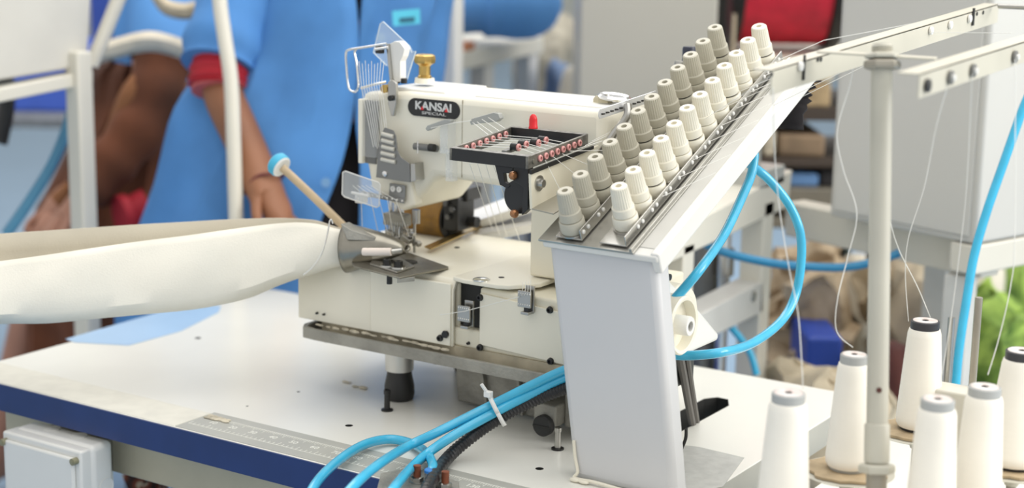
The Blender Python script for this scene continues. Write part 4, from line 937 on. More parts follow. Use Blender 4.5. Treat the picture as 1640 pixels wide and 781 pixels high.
def figure(root, base, face, J_over, m_skin, hs=1.1):
    """base: floor point under the pelvis, face: horizontal facing direction"""
    R_ = face.cross(Vector((0, 0, 1))).normalized()   # the figure's own left is -R_
    def P(x, f, z): return base+R_*x+face*f+Vector((0, 0, z))
    D = dict(pelvis=(P(0, 0, .88), .105), belly=(P(0, .01, 1.02), .10), chest=(P(0, .01, 1.20), (.13, .10)), neck0=(P(0, 0, 1.36), .058), neck1=(P(0, .015, 1.42), .050),
             jaw=(P(0, .035, 1.475), .066), head=(P(0, .025, 1.545), .082), crown=(P(0, .01, 1.60), .062), nose=(P(0, .112, 1.515), .012),
             shA=(P(.15, 0, 1.32), .055), elA=(P(.22, -.02, 1.07), .040), wrA=(P(.22, .10, .86), .026),
             shB=(P(-.15, 0, 1.32), .055), elB=(P(-.22, -.02, 1.07), .040), wrB=(P(-.22, .10, .86), .026),
             hpA=(P(.085, 0, .82), .082), knA=(P(.09, .02, .46), .055), anA=(P(.09, -.01, .09), .036), toA=(P(.10, .14, .035), .034),
             hpB=(P(-.085, 0, .82), .082), knB=(P(-.09, .02, .46), .055), anB=(P(-.09, -.01, .09), .036), toB=(P(-.10, .14, .035), .034))
    for k, v in J_over.items(): D[k] = (v, D[k][1]) if isinstance(v, Vector) else v
    ks = list(D); J = [D[k] for k in ks]; ix = {k: i for i, k in enumerate(ks)}
    B = [(ix[a], ix[c]) for a, c in (('pelvis', 'belly'), ('belly', 'chest'), ('chest', 'neck0'), ('neck0', 'neck1'), ('neck1', 'jaw'), ('jaw', 'head'), ('head', 'crown'), ('head', 'nose'),
         ('chest', 'shA'), ('shA', 'elA'), ('elA', 'wrA'), ('chest', 'shB'), ('shB', 'elB'), ('elB', 'wrB'), ('pelvis', 'hpA'), ('hpA', 'knA'), ('knA', 'anA'), ('anA', 'toA'), ('pelvis', 'hpB'), ('hpB', 'knB'), ('knB', 'anB'), ('anB', 'toB'))]
    for s in 'AB':
        w_ = D['wr'+s][0]; wd = (w_-D['el'+s][0]).normalized(); sd = wd.cross(Vector((0, 0, 1))).normalized()*(1 if s == 'A' else -1); nd = sd.cross(wd).normalized()
        if nd.z < 0: nd = -nd
        hand_chain(J, B, ix['wr'+s], wd, sd, nd, hs)
    body = skin_body('body', J, B, m_skin, root)
    hc = D['head'][0]
    up_ = (D['crown'][0]-D['jaw'][0]).normalized(); fa = (D['nose'][0]-hc); fa = (fa-up_*fa.dot(up_)).normalized(); ra = fa.cross(up_)
    for sx in (-1, 1):
        b = MB(); b.sphere(hc+fa*.076+ra*sx*.031-up_*.005, .012, u=12, v=8); e_ = b.build('eye', white_p, root)
        b = MB(); b.sphere(hc+fa*.086+ra*sx*.031-up_*.005, .005, u=8, v=6); b.build('iris', dark, e_)
        b = MB(); b.sphere(hc+ra*sx*.086-up_*.015, .020, .5, .7, 1.2, 12, 8); b.build('ear', m_skin, root)
    b = MB(); b.tube([hc+fa*.082-up_*.062-ra*.024, hc+fa*.092-up_*.060, hc+fa*.082-up_*.062+ra*.024], .006, seg=8); b.build('mouth', mat('lips', (.30, .09, .07), .5), root)
    b = MB(); rows = []
    for i in range(9):
        th = math.pi*.62*i/8; rows.append([hc+up_*.012+(up_*math.cos(th)+(ra*math.cos(f_)+fa*math.sin(f_))*math.sin(th))*(.099 if not (.15 < f_/math.pi < .85 and i > 4) else .080) for f_ in [2*math.pi*k/24 for k in range(24)]])
    b.grid(rows, closed=True); b.sphere(hc-fa*.095-up_*.02, .05); b.build('hair', hair_m, root)
    return D
def ring_rows(rows, d, dep, face, gap=None, fold=.006, n=44, seed=0):
    out = []
    for j, (y, xl, xr) in enumerate(rows):
        c = PD((xl+xr)/2, y, d); a = (xr-xl)/2*d/F
        if gap:
            gl, gr = gap[j]; t0 = math.acos(max(-.95, min(.95, ((gl-(xl+xr)/2)*d/F)/a))); t1 = math.acos(max(-.95, min(.95, ((gr-(xl+xr)/2)*d/F)/a)))+2*math.pi
        else: t0, t1 = 0, 2*math.pi
        rr_ = []
        for k in range(n+(1 if gap else 0)):
            t = t0+(t1-t0)*k/n; fo = 1+fold*(j/len(rows)+.3)*4*math.sin(t*9+j*.5+seed)+fold*3*math.sin(t*4+j*.9+seed*2)
            fo += .26*noise.noise(Vector((math.cos(t)*2.6+seed, math.sin(t)*2.6, y*.0045+math.cos(t)*1.2)))+.05*noise.noise(Vector((math.cos(t)*6+seed, math.sin(t)*6, y*.010)))
            rr_.append(c+RH*a*math.cos(t)*(1+(fo-1)*.5)-FH*dep*math.sin(t)*fo)
        out.append(rr_)
    return out
def smooth_rows(rows, n=3):
    cols_ = [catmull([r[k] for r in rows], n) for k in range(len(rows[0]))]
    return [[c[i] for c in cols_] for i in range(len(cols_[0]))]

# standing person in the blue work coat
b1 = PD(560, 390, 3.32); b1.z = 0
p1_ = thing('person', 'standing person in blue work coat with red sleeve band behind the sewing table', 'person', b1)
d1 = 3.2
figure(p1_, b1, -FH, dict(shB=PD(425, -55, 3.28), elB=(PD(350, 140, 3.14), .044), wrB=(PD(424, 296, 3.08), .036), shA=PD(668, -50, 3.34), elA=PD(640, 130, 3.38), wrA=PD(620, 280, 3.34)), skin)
rows = [(-72, 420, 690), (-40, 385, 728), (30, 372, 718), (100, 345, 713), (170, 300, 710), (240, 268, 708), (320, 240, 697), (400, 222, 700), (500, 205, 705), (620, 200, 710)]
gap = [(560, 604), (578, 596), (586, 589), (584, 586), (577, 582), (560, 586), (530, 584), (510, 582), (490, 580), (470, 580)]
b = MB(); b.grid(smooth_rows(ring_rows(rows, 3.28, .175, -FH, gap, fold=.012))); cj = b.build('work_coat', coat_m, p1_, solid=.004)
b = MB(); b.grid(smooth_rows(ring_rows([(y, xl+40, xr-30) for y, xl, xr in rows]+[(760, 250, 660)], 3.30, .135, -FH)), closed=True); b.build('dark_dress', blackcloth, p1_, label='black dress under the coat')
b = MB(); P_ = [PD(430, -60, 3.27), PD(395, 0, 3.22), PD(362, 70, 3.17), PD(350, 108, 3.15)]
b.tube(P_, .07, seg=20, n=5, rf=lambda i, n: .098-.028*i/n+.004*math.sin(i*1.3)); b.build('coat_sleeve', coat_m, p1_)
b = MB(); b.tube([PD(360, 80, 3.16), PD(352, 118, 3.145), PD(350, 140, 3.14)], .05, seg=20, rf=lambda i, n: .056+.003*math.sin(i*1.8)); b.build('red_sleeve_band', red_sl, p1_)
b = MB(); b.tube([PD(352, 140, 3.14), PD(352, 146, 3.138)], .0535, smooth=False, seg=20); b.build('sleeve_trim', mat('rose_trim', (.55, .12, .12), .7), p1_)
b = MB(); b.tube([PD(672, -60, 3.33), PD(652, 60, 3.37), PD(645, 120, 3.38)], .06, seg=18); b.build('coat_sleeve', coat_m, p1_)
c_ = PD(422, 294, 3.08); wd = (PD(424, 296, 3.08)-PD(350, 140, 3.14)).normalized(); sx_ = wd.cross(FH).normalized(); sy_ = wd.cross(sx_)
b = MB(); b.tube([c_+sx_*.042*math.cos(2*math.pi*k/20)+sy_*.036*math.sin(2*math.pi*k/20)+wd*.004*math.sin(k) for k in range(21)], .0032, smooth=False, seg=8); b.build('bracelet', mat('dark_red_cord', (.12, .02, .02), .6), p1_)
b = MB(); b.prism([tuple(PD(px, py, 3.075)) for px, py in ((628, 18), (672, 14), (673, 38), (630, 42))], tuple(FH*.004)); g_ = b.build('name_badge', badge_m, p1_)
b = MB(); b.prism([tuple(PD(px, py, 3.072)) for px, py in ((640, 29), (664, 27), (664, 34), (640, 36))], tuple(FH*.002)); b.build('badge_text', mat('badge_ink', (.02, .12, .2), .5), g_)
for py in (60, 180, 292):
    b = MB(); b.lathe([(.009, 0), (.009, .003), (0, .0035)], PD(522 if py == 292 else 610, py, 3.098), tuple(-FH), 16); b.build('coat_button', mat('coat_button', (.18, .36, .62), .3), p1_)


# second person behind, elbow out
b2 = PD(640, 390, 4.35); b2.z = 0
p2_ = thing('person', 'person in light blue coat further back, elbow stuck out to the right', 'person', b2)
figure(p2_, b2, -FH, dict(shA=PD(565, -78, 4.35), elA=PD(548, 60, 4.4), wrA=PD(570, 190, 4.32), shB=PD(705, -75, 4.3), elB=PD(846, 2, 4.25), wrB=PD(765, 8, 4.17)), skin)
b = MB(); b.grid(smooth_rows(ring_rows([(-90, 560, 720), (-60, 540, 742), (20, 545, 720), (120, 545, 700), (250, 540, 700), (420, 530, 705), (560, 530, 705)], 4.35, .14, -FH, seed=3)), closed=True); b.build('light_coat', coat_l, p2_)
b = MB(); b.tube([PD(700, -70, 4.3), PD(780, -40, 4.28), PD(846, -2, 4.25), PD(838, 12, 4.22), PD(800, 8, 4.18), PD(755, 9, 4.16), PD(722, 12, 4.16)], .075, seg=20, n=6, rf=lambda i, n: .082 if i < n*.75 else .07); b.build('coat_sleeve', coat_l, p2_)

# seated worker in brown at the left
b3 = PD(250, 300, 4.0); b3.z = 0
p3_ = thing('person', 'seated person in a brown skirt and light blue top bending over work at the left', 'person', b3)
f3 = (-RH*.9-FH*.4).normalized()
z_ = Vector((0, 0, 1))
figure(p3_, b3, f3, dict(pelvis=PD(265, 230, 4.0), belly=PD(262, 120, 4.0), chest=PD(250, 20, 3.98), neck0=PD(232, -55, 3.95), neck1=PD(222, -75, 3.94), jaw=PD(205, -100, 3.93), head=PD(200, -145, 3.93), crown=PD(203, -180, 3.94), nose=PD(150, -120, 3.90),
       shA=PD(255, -30, 3.85), elA=PD(232, 190, 3.72), wrA=PD(112, 338, 3.66), shB=PD(235, -30, 4.1), elB=PD(200, 150, 4.1), wrB=PD(95, 330, 3.85),
       hpA=PD(255, 270, 3.9), knA=PD(95, 330, 3.85), anA=b3+f3*.42+Vector((0, 0, .09)), toA=b3+f3*.56+Vector((0, 0, .035)), hpB=PD(260, 270, 4.1), knB=PD(120, 300, 4.1), anB=b3+f3*.38+FH*.16+Vector((0, 0, .09)), toB=b3+f3*.52+FH*.16+Vector((0, 0, .035))), skin2)
b = MB(); b.grid(smooth_rows(ring_rows([(88, 185, 300), (110, 158, 308), (160, 148, 312), (220, 120, 312), (300, 82, 310), (350, 60, 310), (450, 52, 312), (600, 60, 310)], 3.98, .22, -FH, fold=.012, seed=1)), closed=True); b.build('brown_skirt', brown_cl, p3_)
b = MB(); b.tube([PD(262, 105, 3.75), PD(225, 150, 3.72), PD(190, 210, 3.72), PD(150, 260, 3.72), PD(100, 325, 3.74)], .04, seg=14, rf=lambda i, n: .030+.012*math.sin(i*.2)); b.build('skirt_fold', brown_sh, p3_)
b = MB(); b.grid(smooth_rows(ring_rows([(-75, 200, 262), (-45, 175, 300), (20, 180, 312), (80, 190, 312), (125, 185, 310)], 3.97, .15, -FH, seed=2)), closed=True); b.build('blue_top', coat_l, p3_)
b = MB(); b.tube([PD(256, -40, 3.85), PD(260, 30, 3.80), PD(262, 88, 3.77)], .078, seg=18); b.build('blue_sleeve', coat_l, p3_)
b = MB(); b.tube([PD(262, 80, 3.775), PD(261, 100, 3.765), PD(234, 188, 3.72), PD(180, 258, 3.69), PD(135, 312, 3.67)], .05, seg=18, rf=lambda i, n: .072-.022*i/n+.004*math.sin(i*1.1)); b.build('brown_sleeve', brown_cl, p3_)
b = MB(); b.tube([PD(205, 345, 3.68), PD(192, 348, 3.67)], .05, smooth=False, seg=18); b.tube([PD(240, 328, 3.69), PD(205, 345, 3.68)], .04, smooth=False, seg=18); b.build('red_cuff', red_sl, p3_)
seat = thing('stool', 'low dark stool under the seated person in the brown skirt', 'stool', b3+RH*.05)
b = MB(); c_ = b3+RH*.05; b.cyl((c_.x, c_.y, .40), (c_.x, c_.y, .44), .15); b.build('seat', wood, seat)
for k in range(4):
    a_ = k*math.pi/2+.7; b = MB(); b.cyl((c_.x+.13*math.cos(a_), c_.y+.13*math.sin(a_), 0), (c_.x+.10*math.cos(a_), c_.y+.10*math.sin(a_), .40), .014); b.build('leg', black_m, seat)
# beige strips across the seated person's lap
def strip(pts, d, wpx, lab, m=beige_pale, name='cloth_strip', grp=None):
    P_ = catmull([PD(px, py, d+(.02*math.sin(px*.05))) for px, py in pts], 6); w_ = wpx*d/F/2
    b = MB(); b.grid([[q+Vector((0, 0, w_)), q-FH*.012+Vector((0, 0, w_*.3)), q-FH*.010-Vector((0, 0, w_*.4)), q-Vector((0, 0, w_))] for q in P_])
    return b.build(name, m, solid=.012, **tags(lab, 'cloth', grp))
strip([(148, 88), (185, 78), (240, 66), (290, 78), (308, 90)], 3.55, 27, 'pale beige cloth strip lying over the brown skirt at the left', beige_pale)
strip([(240, -25), (262, 8), (295, 18), (325, 12)], 3.6, 20, 'upper beige cloth strip above the light blue top at the left', beige_cl)
strip([(322, -30), (318, 12), (316, 40), (306, 88)], 3.56, 13, 'narrow white cloth edge hanging beside the blue coat sleeve', white_p)

# ------------------------------------------------------------------ background furniture
def boxpost(b, px0, px1, d, ztop, zbot=0, dy=None):
    a = PD(px0, 300, d); w_ = (px1-px0)*d/F; c = PD((px0+px1)/2, 300, d); h = w_/2/1.25
    b.box((c.x-h, c.y-h, zbot), (c.x+h, c.y+h, ztop)); return c
# left machine cabinet on its frame
xL = PD(137, 240, 3.2).x
c0_ = PD(137, 240, 3.2)
lc = thing('machine_cabinet', 'pale grey cabinet on a white metal frame at the left edge', 'cabinet', (xL-.3, c0_.y-.3, 0))
pts = [PX(px, py, xL) for px, py in ((-260, 172), (-260, -120), (155, -120), (140, 106))]
b = MB(); b.prism([tuple(q) for q in pts], (-.35, 0, 0)); b.build('cabinet_body', mat('left_cabinet_grey', (.62, .60, .54), .45, var=.02), lc, bevel=.006)
pts = [PX(px, py, xL+.01) for px, py in ((-260, 192), (-260, 218), (150, 134), (150, 112))]
b = MB(); b.prism([tuple(q) for q in pts], (-.04, 0, 0)); b.build('frame_rail', frame_w, lc, bevel=.004)
b = MB(); c1_ = boxpost(b, 113, 152, 3.2, PX(140, 80, xL).z); b.build('leg', frame_w, lc, bevel=.004)
b = MB(); q = PX(-240, 200, xL); b.box((q.x-.04, q.y, 0), (q.x, q.y+.04, q.z)); b.build('leg', frame_w, lc, bevel=.004)
b = MB(); b.tube([PD(146, 105, 3.2), PD(165, 60, 3.2), PD(205, -40, 3.2)], .014, smooth=False, seg=10); b.build('cabinet_brace', frame_w, lc)
MB().tube([PD(126, 120, 3.24), PD(112, 190, 3.24), PD(85, 260, 3.24), PD(45, 325, 3.24), PD(10, 375, 3.24)], .011, seg=10).build('air_hose', mat('dull_blue_hose', (.10, .30, .46), .4), **tags('blurred blue hose slanting down beside the left cabinet frame', 'hose'))
MB().tube([PD(8, 120, 3.5), PD(10, 170, 3.5), PD(-2, 230, 3.5)], .018, seg=10).build('black_cable', black, **tags('thick black cable hanging below the left cabinet', 'cable'))
bn = thing('bench', 'low grey bench far back under the left cabinet carrying a blue crate', 'bench', PD(60, 190, 5.2)*1)
bn.location.z = 0
q0 = PZ(-60, 168, PD(60, 190, 5.2).z); zt = PD(60, 190, 5.2).z
a_ = PD(-70, 178, 5.2); c_ = PD(118, 190, 5.2)
b = MB(); b.prism([(a_.x, a_.y, zt), (c_.x, c_.y, zt), (c_.x+FH.x*.45, c_.y+FH.y*.45, zt), (a_.x+FH.x*.45, a_.y+FH.y*.45, zt)], (0, 0, -.03)); b.build('bench_top', mesh_grey, bn)
for q in (a_+RH*.03, c_-RH*.03): b = MB(); b.box((q.x-.015, q.y+.01, 0), (q.x+.015, q.y+.04, zt-.03)); b.build('leg', black_m, bn)
a_ = PD(5, 150, 5.3)+FH*.05; c_ = PD(112, 150, 5.3)+FH*.05
b = MB(); b.prism([(a_.x, a_.y, zt), (c_.x, c_.y, zt), (c_.x+FH.x*.3, c_.y+FH.y*.3, zt), (a_.x+FH.x*.3, a_.y+FH.y*.3, zt)], (0, 0, .22)); b.build('plastic_crate', mat('crate_blue', (.06, .14, .62), .4), bevel=.01, **tags('royal blue plastic crate on the low bench at the far left', 'crate'))
# dark blue machine parts behind the seated person
a_ = PD(145, 60, 4.6); c_ = PD(245, 60, 4.6)
b = MB(); b.prism([(a_.x, a_.y, 0), (c_.x, c_.y, 0), (c_.x+FH.x*.3, c_.y+FH.y*.3, 0), (a_.x+FH.x*.3, a_.y+FH.y*.3, 0)], (0, 0, 1.42)); dm = b.build('blue_machine', mat('deep_blue_machine', (.03, .08, .42), .4), bevel=.01, **tags('deep blue machine housing with a round grey dial behind the seated person', 'machine'))
b = MB(); b.lathe([(.03, 0), (.03, .015), (0, .016)], PD(206, 30, 4.58), tuple(-FH), 20); b.build('dial', mesh_grey, dm)
b = MB(); b.prism([tuple(PD(px, py, 4.56)) for px, py in ((190, -20), (238, -20), (240, 12), (230, 18), (200, 0))], tuple(FH*.02)); b.prism([tuple(PD(px, py, 4.56)) for px, py in ((188, 0), (196, 0), (198, 55), (190, 55))], tuple(FH*.02)); b.build('dark_bracket', mat('dark_taupe', (.05, .045, .04), .6), dm)
# bent white pole
MB().tube([PD(348, -90, 3.06), PD(352, 0, 3.05), PD(360, 60, 3.05), PD(370, 130, 3.05), PD(374, 220, 3.05), PD(378, 350, 3.06), PD(381, 480, 3.10), Vector((PD(381, 480, 3.11).x, PD(381, 480, 3.11).y, 0))], .0138, seg=16, n=6).build('bent_pole', frame_w, **tags('slightly bent white pole standing in front of the blue coat', 'pole'))
# white square post
b = MB(); boxpost(b, 706, 738, 3.7, 2.3); b.build('white_post', white_p, bevel=.003, **tags('upright white post right of the blue coat behind the machine', 'post'))
# grey work table behind the post
wt = thing('work_table', 'grey work table with a pale edge behind the white post', 'table', PD(790, 120, 4.1))
wt.location.z = 0
xw = PD(735, 85, 4.0).x
a_, c_ = PD(735, 84, 4.0), PD(870, 50, 4.75)
zz = a_.z; c_ = PZ(870, 58, zz)
v_ = (c_-a_).normalized(); s_ = Vector((-v_.y, v_.x, 0))
b = MB(); b.prism([tuple(a_), tuple(c_), tuple(c_+s_*.5), tuple(a_+s_*.5)], (0, 0, -.045)); b.build('table_top', frame_w, wt, bevel=.003)
b = MB(); b.prism([tuple(a_+v_*.04), tuple(c_-v_*.5), tuple(c_-v_*.5+s_*.3), tuple(a_+v_*.04+s_*.3)], (0, 0, .02)); b.build('orange_cloth', mat('faded_orange_cloth', (.50, .20, .10), .8), wt)
for t_ in (.02, .42, .97):
    q = a_.lerp(c_, t_)+s_*.04; b = MB(); b.box((q.x-.022, q.y-.022, 0), (q.x+.022, q.y+.022, zz-.045)); b.build('leg', white_p, wt)
q0, q1 = a_.lerp(c_, .03)+s_*.2, a_.lerp(c_, .6)+s_*.2
b = MB(); b.prism([(q0.x, q0.y, .25), (q1.x, q1.y, .25), (q1.x, q1.y, zz-.06), (q0.x, q0.y, zz-.06)], tuple(s_*.06)); b.build('table_panel', mesh_grey, wt)
def pile(pxc, wpx, ytop, d, name, m, lab, cat, zb=0, dep=.2, amp=.05, sc=5., seed=0, ns=36, nt=26, power=.5, grp=None, kind=None):
    """crumpled heap standing on the floor"""
    c = PD(pxc, ytop, d); a = wpx/2*d/F; ztop = c.z; rows = []
    for i in range(nt+1):
        ph = math.pi*(i/nt); 
        cz = (ztop+zb)/2+(ztop-zb)/2*(math.copysign(abs(math.cos(ph))**power, math.cos(ph))); rr_ = max(.02, abs(math.sin(ph))**power)
        row = []
        for k in range(ns):
            t = 2*math.pi*k/ns; p = Vector((0, 0, 0))+RH*a*rr_*math.cos(t)+FH*dep*rr_*math.sin(t); p = Vector((c.x, c.y, cz))+p
            n_ = noise.noise_vector(p*sc+Vector((seed, 0, seed)))*amp+noise.noise_vector(p*sc*2.7+Vector((seed, 3, 0)))*amp*.4
            q = p+n_; q.z = max(q.z, zb); row.append(q)
        rows.append(row)
    b = MB(); b.grid(rows, closed=True); b.cap(rows[0]); b.cap(rows[-1])
    t = tags(lab, cat, grp)
    if kind: t['kind'] = kind
    return b.build(name, m, **t)
pile(880, 120, 12, 4.9, 'woven_sack', taupe, 'taupe woven sack standing left of the grey cabinet', 'sack', dep=.2, amp=.05, seed=4)
pile(892, 66, 95, 4.5, 'blue_cloth_bundle', denim, 'slate blue cloth bundle in front of the woven sack', 'cloth', dep=.12, amp=.05, seed=9)
pile(918, 50, 108, 4.3, 'beige_cloth_bundle', beige_pale, 'pale beige cloth bundle wedged beside the grey cabinet', 'cloth', dep=.08, amp=.02, seed=2)
# tall grey cabinet
A_ = PZ(925, 300, .95); 
a_ = PD(926, 200, 3.6); c_ = PD(1142, 200, 3.6)
b = MB(); q = [a_, c_, c_+FH*.45, a_+FH*.45]; b.prism([(v.x, v.y, 0) for v in q], (0, 0, 1.9)); b.build('tall_cabinet', grey_cab, bevel=.004, **tags('tall plain warm grey cabinet behind the machine arm', 'cabinet'))
# shelf rack with cloth stacks
sr = thing('shelf_rack', 'dark shelf rack stacked with folded cloth behind the knob rack', 'shelf', PD(1290, 250, 3.75)); sr.location.z = 0
shz = []
def shelf(px0, px1, y, d, th, m, dep=.4):
    a, c = PD(px0, y, d), PD(px1, y, d); z = (a.z+c.z)/2; s = FH*dep
    b = MB(); b.prism([(a.x, a.y, z), (c.x, c.y, z), (c.x+s.x, c.y+s.y, z), (a.x+s.x, a.y+s.y, z)], (0, 0, -th)); b.build('shelf_board', m, sr, bevel=.002); return z
brown_b = mat('dark_brown_board', (.06, .042, .03), .5); taupe_b = mat('taupe_board', (.20, .18, .14), .5)
D_ = 3.7
zs = [shelf(1150, 1420, 92, D_, .02, mat('pale_board', (.62, .58, .48), .5)), shelf(1150, 1420, 172, D_, .03, brown_b), shelf(1150, 1420, 254, D_, .02, brown_b), shelf(1150, 1420, 303, D_, .035, taupe_b), shelf(1150, 1420, 352, D_, .02, taupe_b)]
for px in (1153, 1417):
    q = PD(px, 200, D_)+FH*.02; q2 = q+FH*.36
    for w_ in (q, q2): b = MB(); b.box((w_.x-.015, w_.y-.015, 0), (w_.x+.015, w_.y+.015, 1.46)); b.build('upright', black_m, sr)
def folded(px0, px1, z, h, m, lab, off=.01, dep=.3):
    a, c = PD(px0, 200, D_)+FH*off, PD(px1, 200, D_)+FH*off; s = FH*dep
    b = MB(); n = max(1, int(h/.018))
    a.z = c.z = z
    b.prism([tuple(a), tuple(c), tuple(c+s), tuple(a+s)], (0, 0, h)); return b.build('folded_cloth', m, bevel=.008, **tags(lab, 'cloth', 'folded cloth on the shelf rack'))
tanc = mat('tan_cloth_stack', (.46, .33, .18), .8, var=.2, scale=30); navy = mat('dark_cloth_stack', (.03, .028, .03), .8); bluec = mat('sky_cloth_stack', (.17, .33, .62), .8, var=.15)
palec = mat('pale_cloth_stack', (.66, .58, .44), .8, var=.2, scale=30)
folded(1270, 1330, zs[1], .055, tanc, 'tan folded cloth on the second shelf of the dark rack')
folded(1225, 1265, zs[1], .075, navy, 'black folded cloth on the second shelf left of the tan one')
folded(1268, 1332, zs[1]+.056, .025, palec, 'pale folded cloth on top of the tan stack')
folded(1250, 1325, zs[2], .05, mat('brown_cloth_stack', (.26, .18, .11), .8, var=.2), 'brown folded cloth on the third shelf of the dark rack')
folded(1225, 1245, zs[2], .06, palec, 'small pale folded cloth on the third shelf beside the brown stack')
folded(1225, 1318, zs[3], .030, bluec, 'sky blue folded cloth on the fourth shelf of the dark rack')
folded(1320, 1400, zs[3], .04, navy, 'black folded cloth on the fourth shelf right of the sky blue one')
folded(1262, 1310, zs[4], .04, palec, 'pale folded cloth on the lowest shelf of the dark rack')
folded(1312, 1332, zs[4], .05, bluec, 'small sky blue folded cloth on the lowest shelf')
b = MB(); a_, c_ = PD(1151, 60, 3.72), PD(1178, 60, 3.72); b.prism([(a_.x, a_.y, zs[0]), (c_.x, c_.y, zs[0]), (c_.x+FH.x*.05, c_.y+FH.y*.05, zs[0]), (a_.x+FH.x*.05, a_.y+FH.y*.05, zs[0])], (0, 0, .22)); b.build('tan_carton', mat('tan_carton', (.50, .42, .30), .7), bevel=.003, **tags('tan cardboard carton beside the red reel on the rack', 'carton'))
# reel of red tape
rc = PD(1249, -62, 3.85); r_ax = RH
rz = zs[0]
rel = thing('tape_reel', 'large reel of red tape between black flanges on top of the shelf rack', 'reel', rc)
k_ = 3.85/F
Rb = rc.z-rz-.004
b = MB(); hw = 92*k_
b.lathe([(Rb, 0), (Rb, .035), (Rb*.35, .036), (Rb*.35, 0)], rc-RH*hw, tuple(RH), 40); b.build('flange', black, rel, bevel=.003)
b = MB(); b.lathe([(Rb, -.032), (Rb, 0), (0, 0), (0, -.032)], rc+RH*hw, tuple(RH), 40); b.build('flange', black, rel, bevel=.003)
b = MB(); b.lathe([(Rb*.95+.0004*math.sin(k*2), (-hw+.036)+(2*hw-.07)*k/24) for k in range(25)], rc, tuple(RH), 40); b.build('tape_winding', red_reel, rel)
b = MB(); b.cyl(rc-RH*(hw+.03), rc+RH*(hw+.05), .012); b.build('reel_axle', steel, rel)
q = PD(1165, 48, 3.62); 
b = MB(); b.lathe([(.03, 0), (.034, .01), (.034, .05), (.02, .06), (.02, .08), (0, .08)], (PD(1150, 60, 3.8).x, PD(1150, 60, 3.8).y, rz), seg=20); b.build('brown_spool', mat('brown_spool', (.16, .10, .06), .5), **tags('small dark brown spool beside the red reel', 'spool'))
# grey-white control cabinet on a beam frame
zc = .92; A_ = PZ(1328, 345, zc); B_ = PZ(1562, 392, zc); v_ = (B_-A_).normalized(); s_ = Vector((-v_.y, v_.x, 0))
if s_.dot(FH) < 0: s_ = -s_
cb = thing('control_cabinet', 'big light grey control cabinet on a beam frame behind the thread stand', 'cabinet', (A_+B_)/2); cb.location.z = 0
b = MB(); q = [A_, B_, B_+s_*.42, A_+s_*.42]; b.prism([tuple(v) for v in q], (0, 0, .75)); b.build('cabinet_body', white_cab, cb, bevel=.006)
b = MB(); q = [A_+v_*.012-s_*.004, B_-v_*.012-s_*.004, B_-v_*.012, A_+v_*.012]; b.prism([(v.x, v.y, zc+.012) for v in q], (0, 0, .7)); b.build('door_panel', white_cab, cb, bevel=.002)
q = [A_-v_*.15+s_*.05, B_-v_*.02+s_*.05, B_-v_*.02+s_*.10, A_-v_*.15+s_*.10]
b = MB(); b.prism([(v.x, v.y, zc-.002) for v in q], (0, 0, -.065)); b.build('front_beam', frame_w, cb, bevel=.004)
q = [B_+s_*.0-v_*.05, B_+v_*.0, B_+s_*.9, B_+s_*.9-v_*.05]
b = MB(); b.prism([(v.x, v.y, zc-.002) for v in q], (0, 0, -.05)); b.build('side_beam', frame_w, cb, bevel=.004)
for q in (A_+v_*.02+s_*.30, B_-v_*.045+s_*.03, B_-v_*.02+s_*.75):
    b = MB(); b.box((q.x-.022, q.y-.022, 0), (q.x+.022, q.y+.022, zc-.06)); b.build('leg', mat('frame_grey_white', (.62, .61, .57), .4), cb, bevel=.003)
b = MB(); q = B_+s_*.46; b.prism([(q.x, q.y, 0), (q.x+v_.x*.25, q.y+v_.y*.25, 0), (q.x+v_.x*.25+s_.x*.1, q.y+v_.y*.25+s_.y*.1, 0), (q.x+s_.x*.1, q.y+s_.y*.1, 0)], (0, 0, 1.75)); b.build('white_partition', white_side, bevel=.004, **tags('tall white partition panel right behind the light grey control cabinet', 'panel'))
# white machine frame in the middle background
xf = PD(1240, 300, 3.0).x
mf = thing('support_frame', 'cream steel machine frame with square legs behind the blue hose loops', 'frame', (xf, PD(1240, 300, 3.0).y, 0))
def fpoly(pts, dx, name, m=frame_w, bev=.003):
    b = MB(); b.prism([tuple(PX(px, py, xf)) for px, py in pts], (dx, 0, 0)); return b.build(name, m, mf, bevel=bev)
fpoly(((1055, 385), (1055, 430), (1262, 332), (1270, 272)), -.06, 'top_beam')
b = MB(); c_ = PX(1236, 330, xf); b.box((c_.x-.045, c_.y-.03, 0), (c_.x, c_.y+.012, c_.z+.01)); b.build('leg', frame_w, mf, bevel=.003)
b = MB(); c_ = PX(1104, 400, xf); b.box((c_.x-.045, c_.y-.02, 0), (c_.x, c_.y+.02, c_.z+.01)); b.build('leg', frame_w, mf, bevel=.003)
fpoly(((1060, 535), (1060, 580), (1222, 500), (1222, 450)), -.05, 'lower_beam', mat('frame_grey_white', (.62, .61, .57), .4))
b = MB(); c_ = PX(1206, 474, xf); b.lathe([(.010, 0), (.010, .002), (.006, .003), (0, .003)], c_, (1, 0, 0), 16); b.build('beam_bolt', steel, mf)
b = MB(); p = PX(1160, 400, xf-.08); b.cyl((p.x, p.y, .30), (p.x, p.y, p.z+.05), .0125); b.build('guide_shaft', chrome, mf)
b = MB(); p = PX(1160, 440, xf-.08); b.cyl((p.x, p.y, p.z), (p.x, p.y, p.z+.05), .017); b.build('shaft_collar', steel, mf)
b = MB(); p = PX(1215, 283, xf-.03); b.box((p.x-.05, p.y-.06, p.z-.016), (p.x+.03, p.y+.05, p.z+.02)); b.build('bearing_block', mat('block_grey', (.50, .50, .46), .4, .2), mf, bevel=.004)
b = MB(); b.cyl((p.x-.01, p.y-.02, p.z-.01), (p.x-.01, p.y-.02, p.z+.12), .02); b.build('block_post', mat('block_grey', (.50, .50, .46), .4, .2), mf)
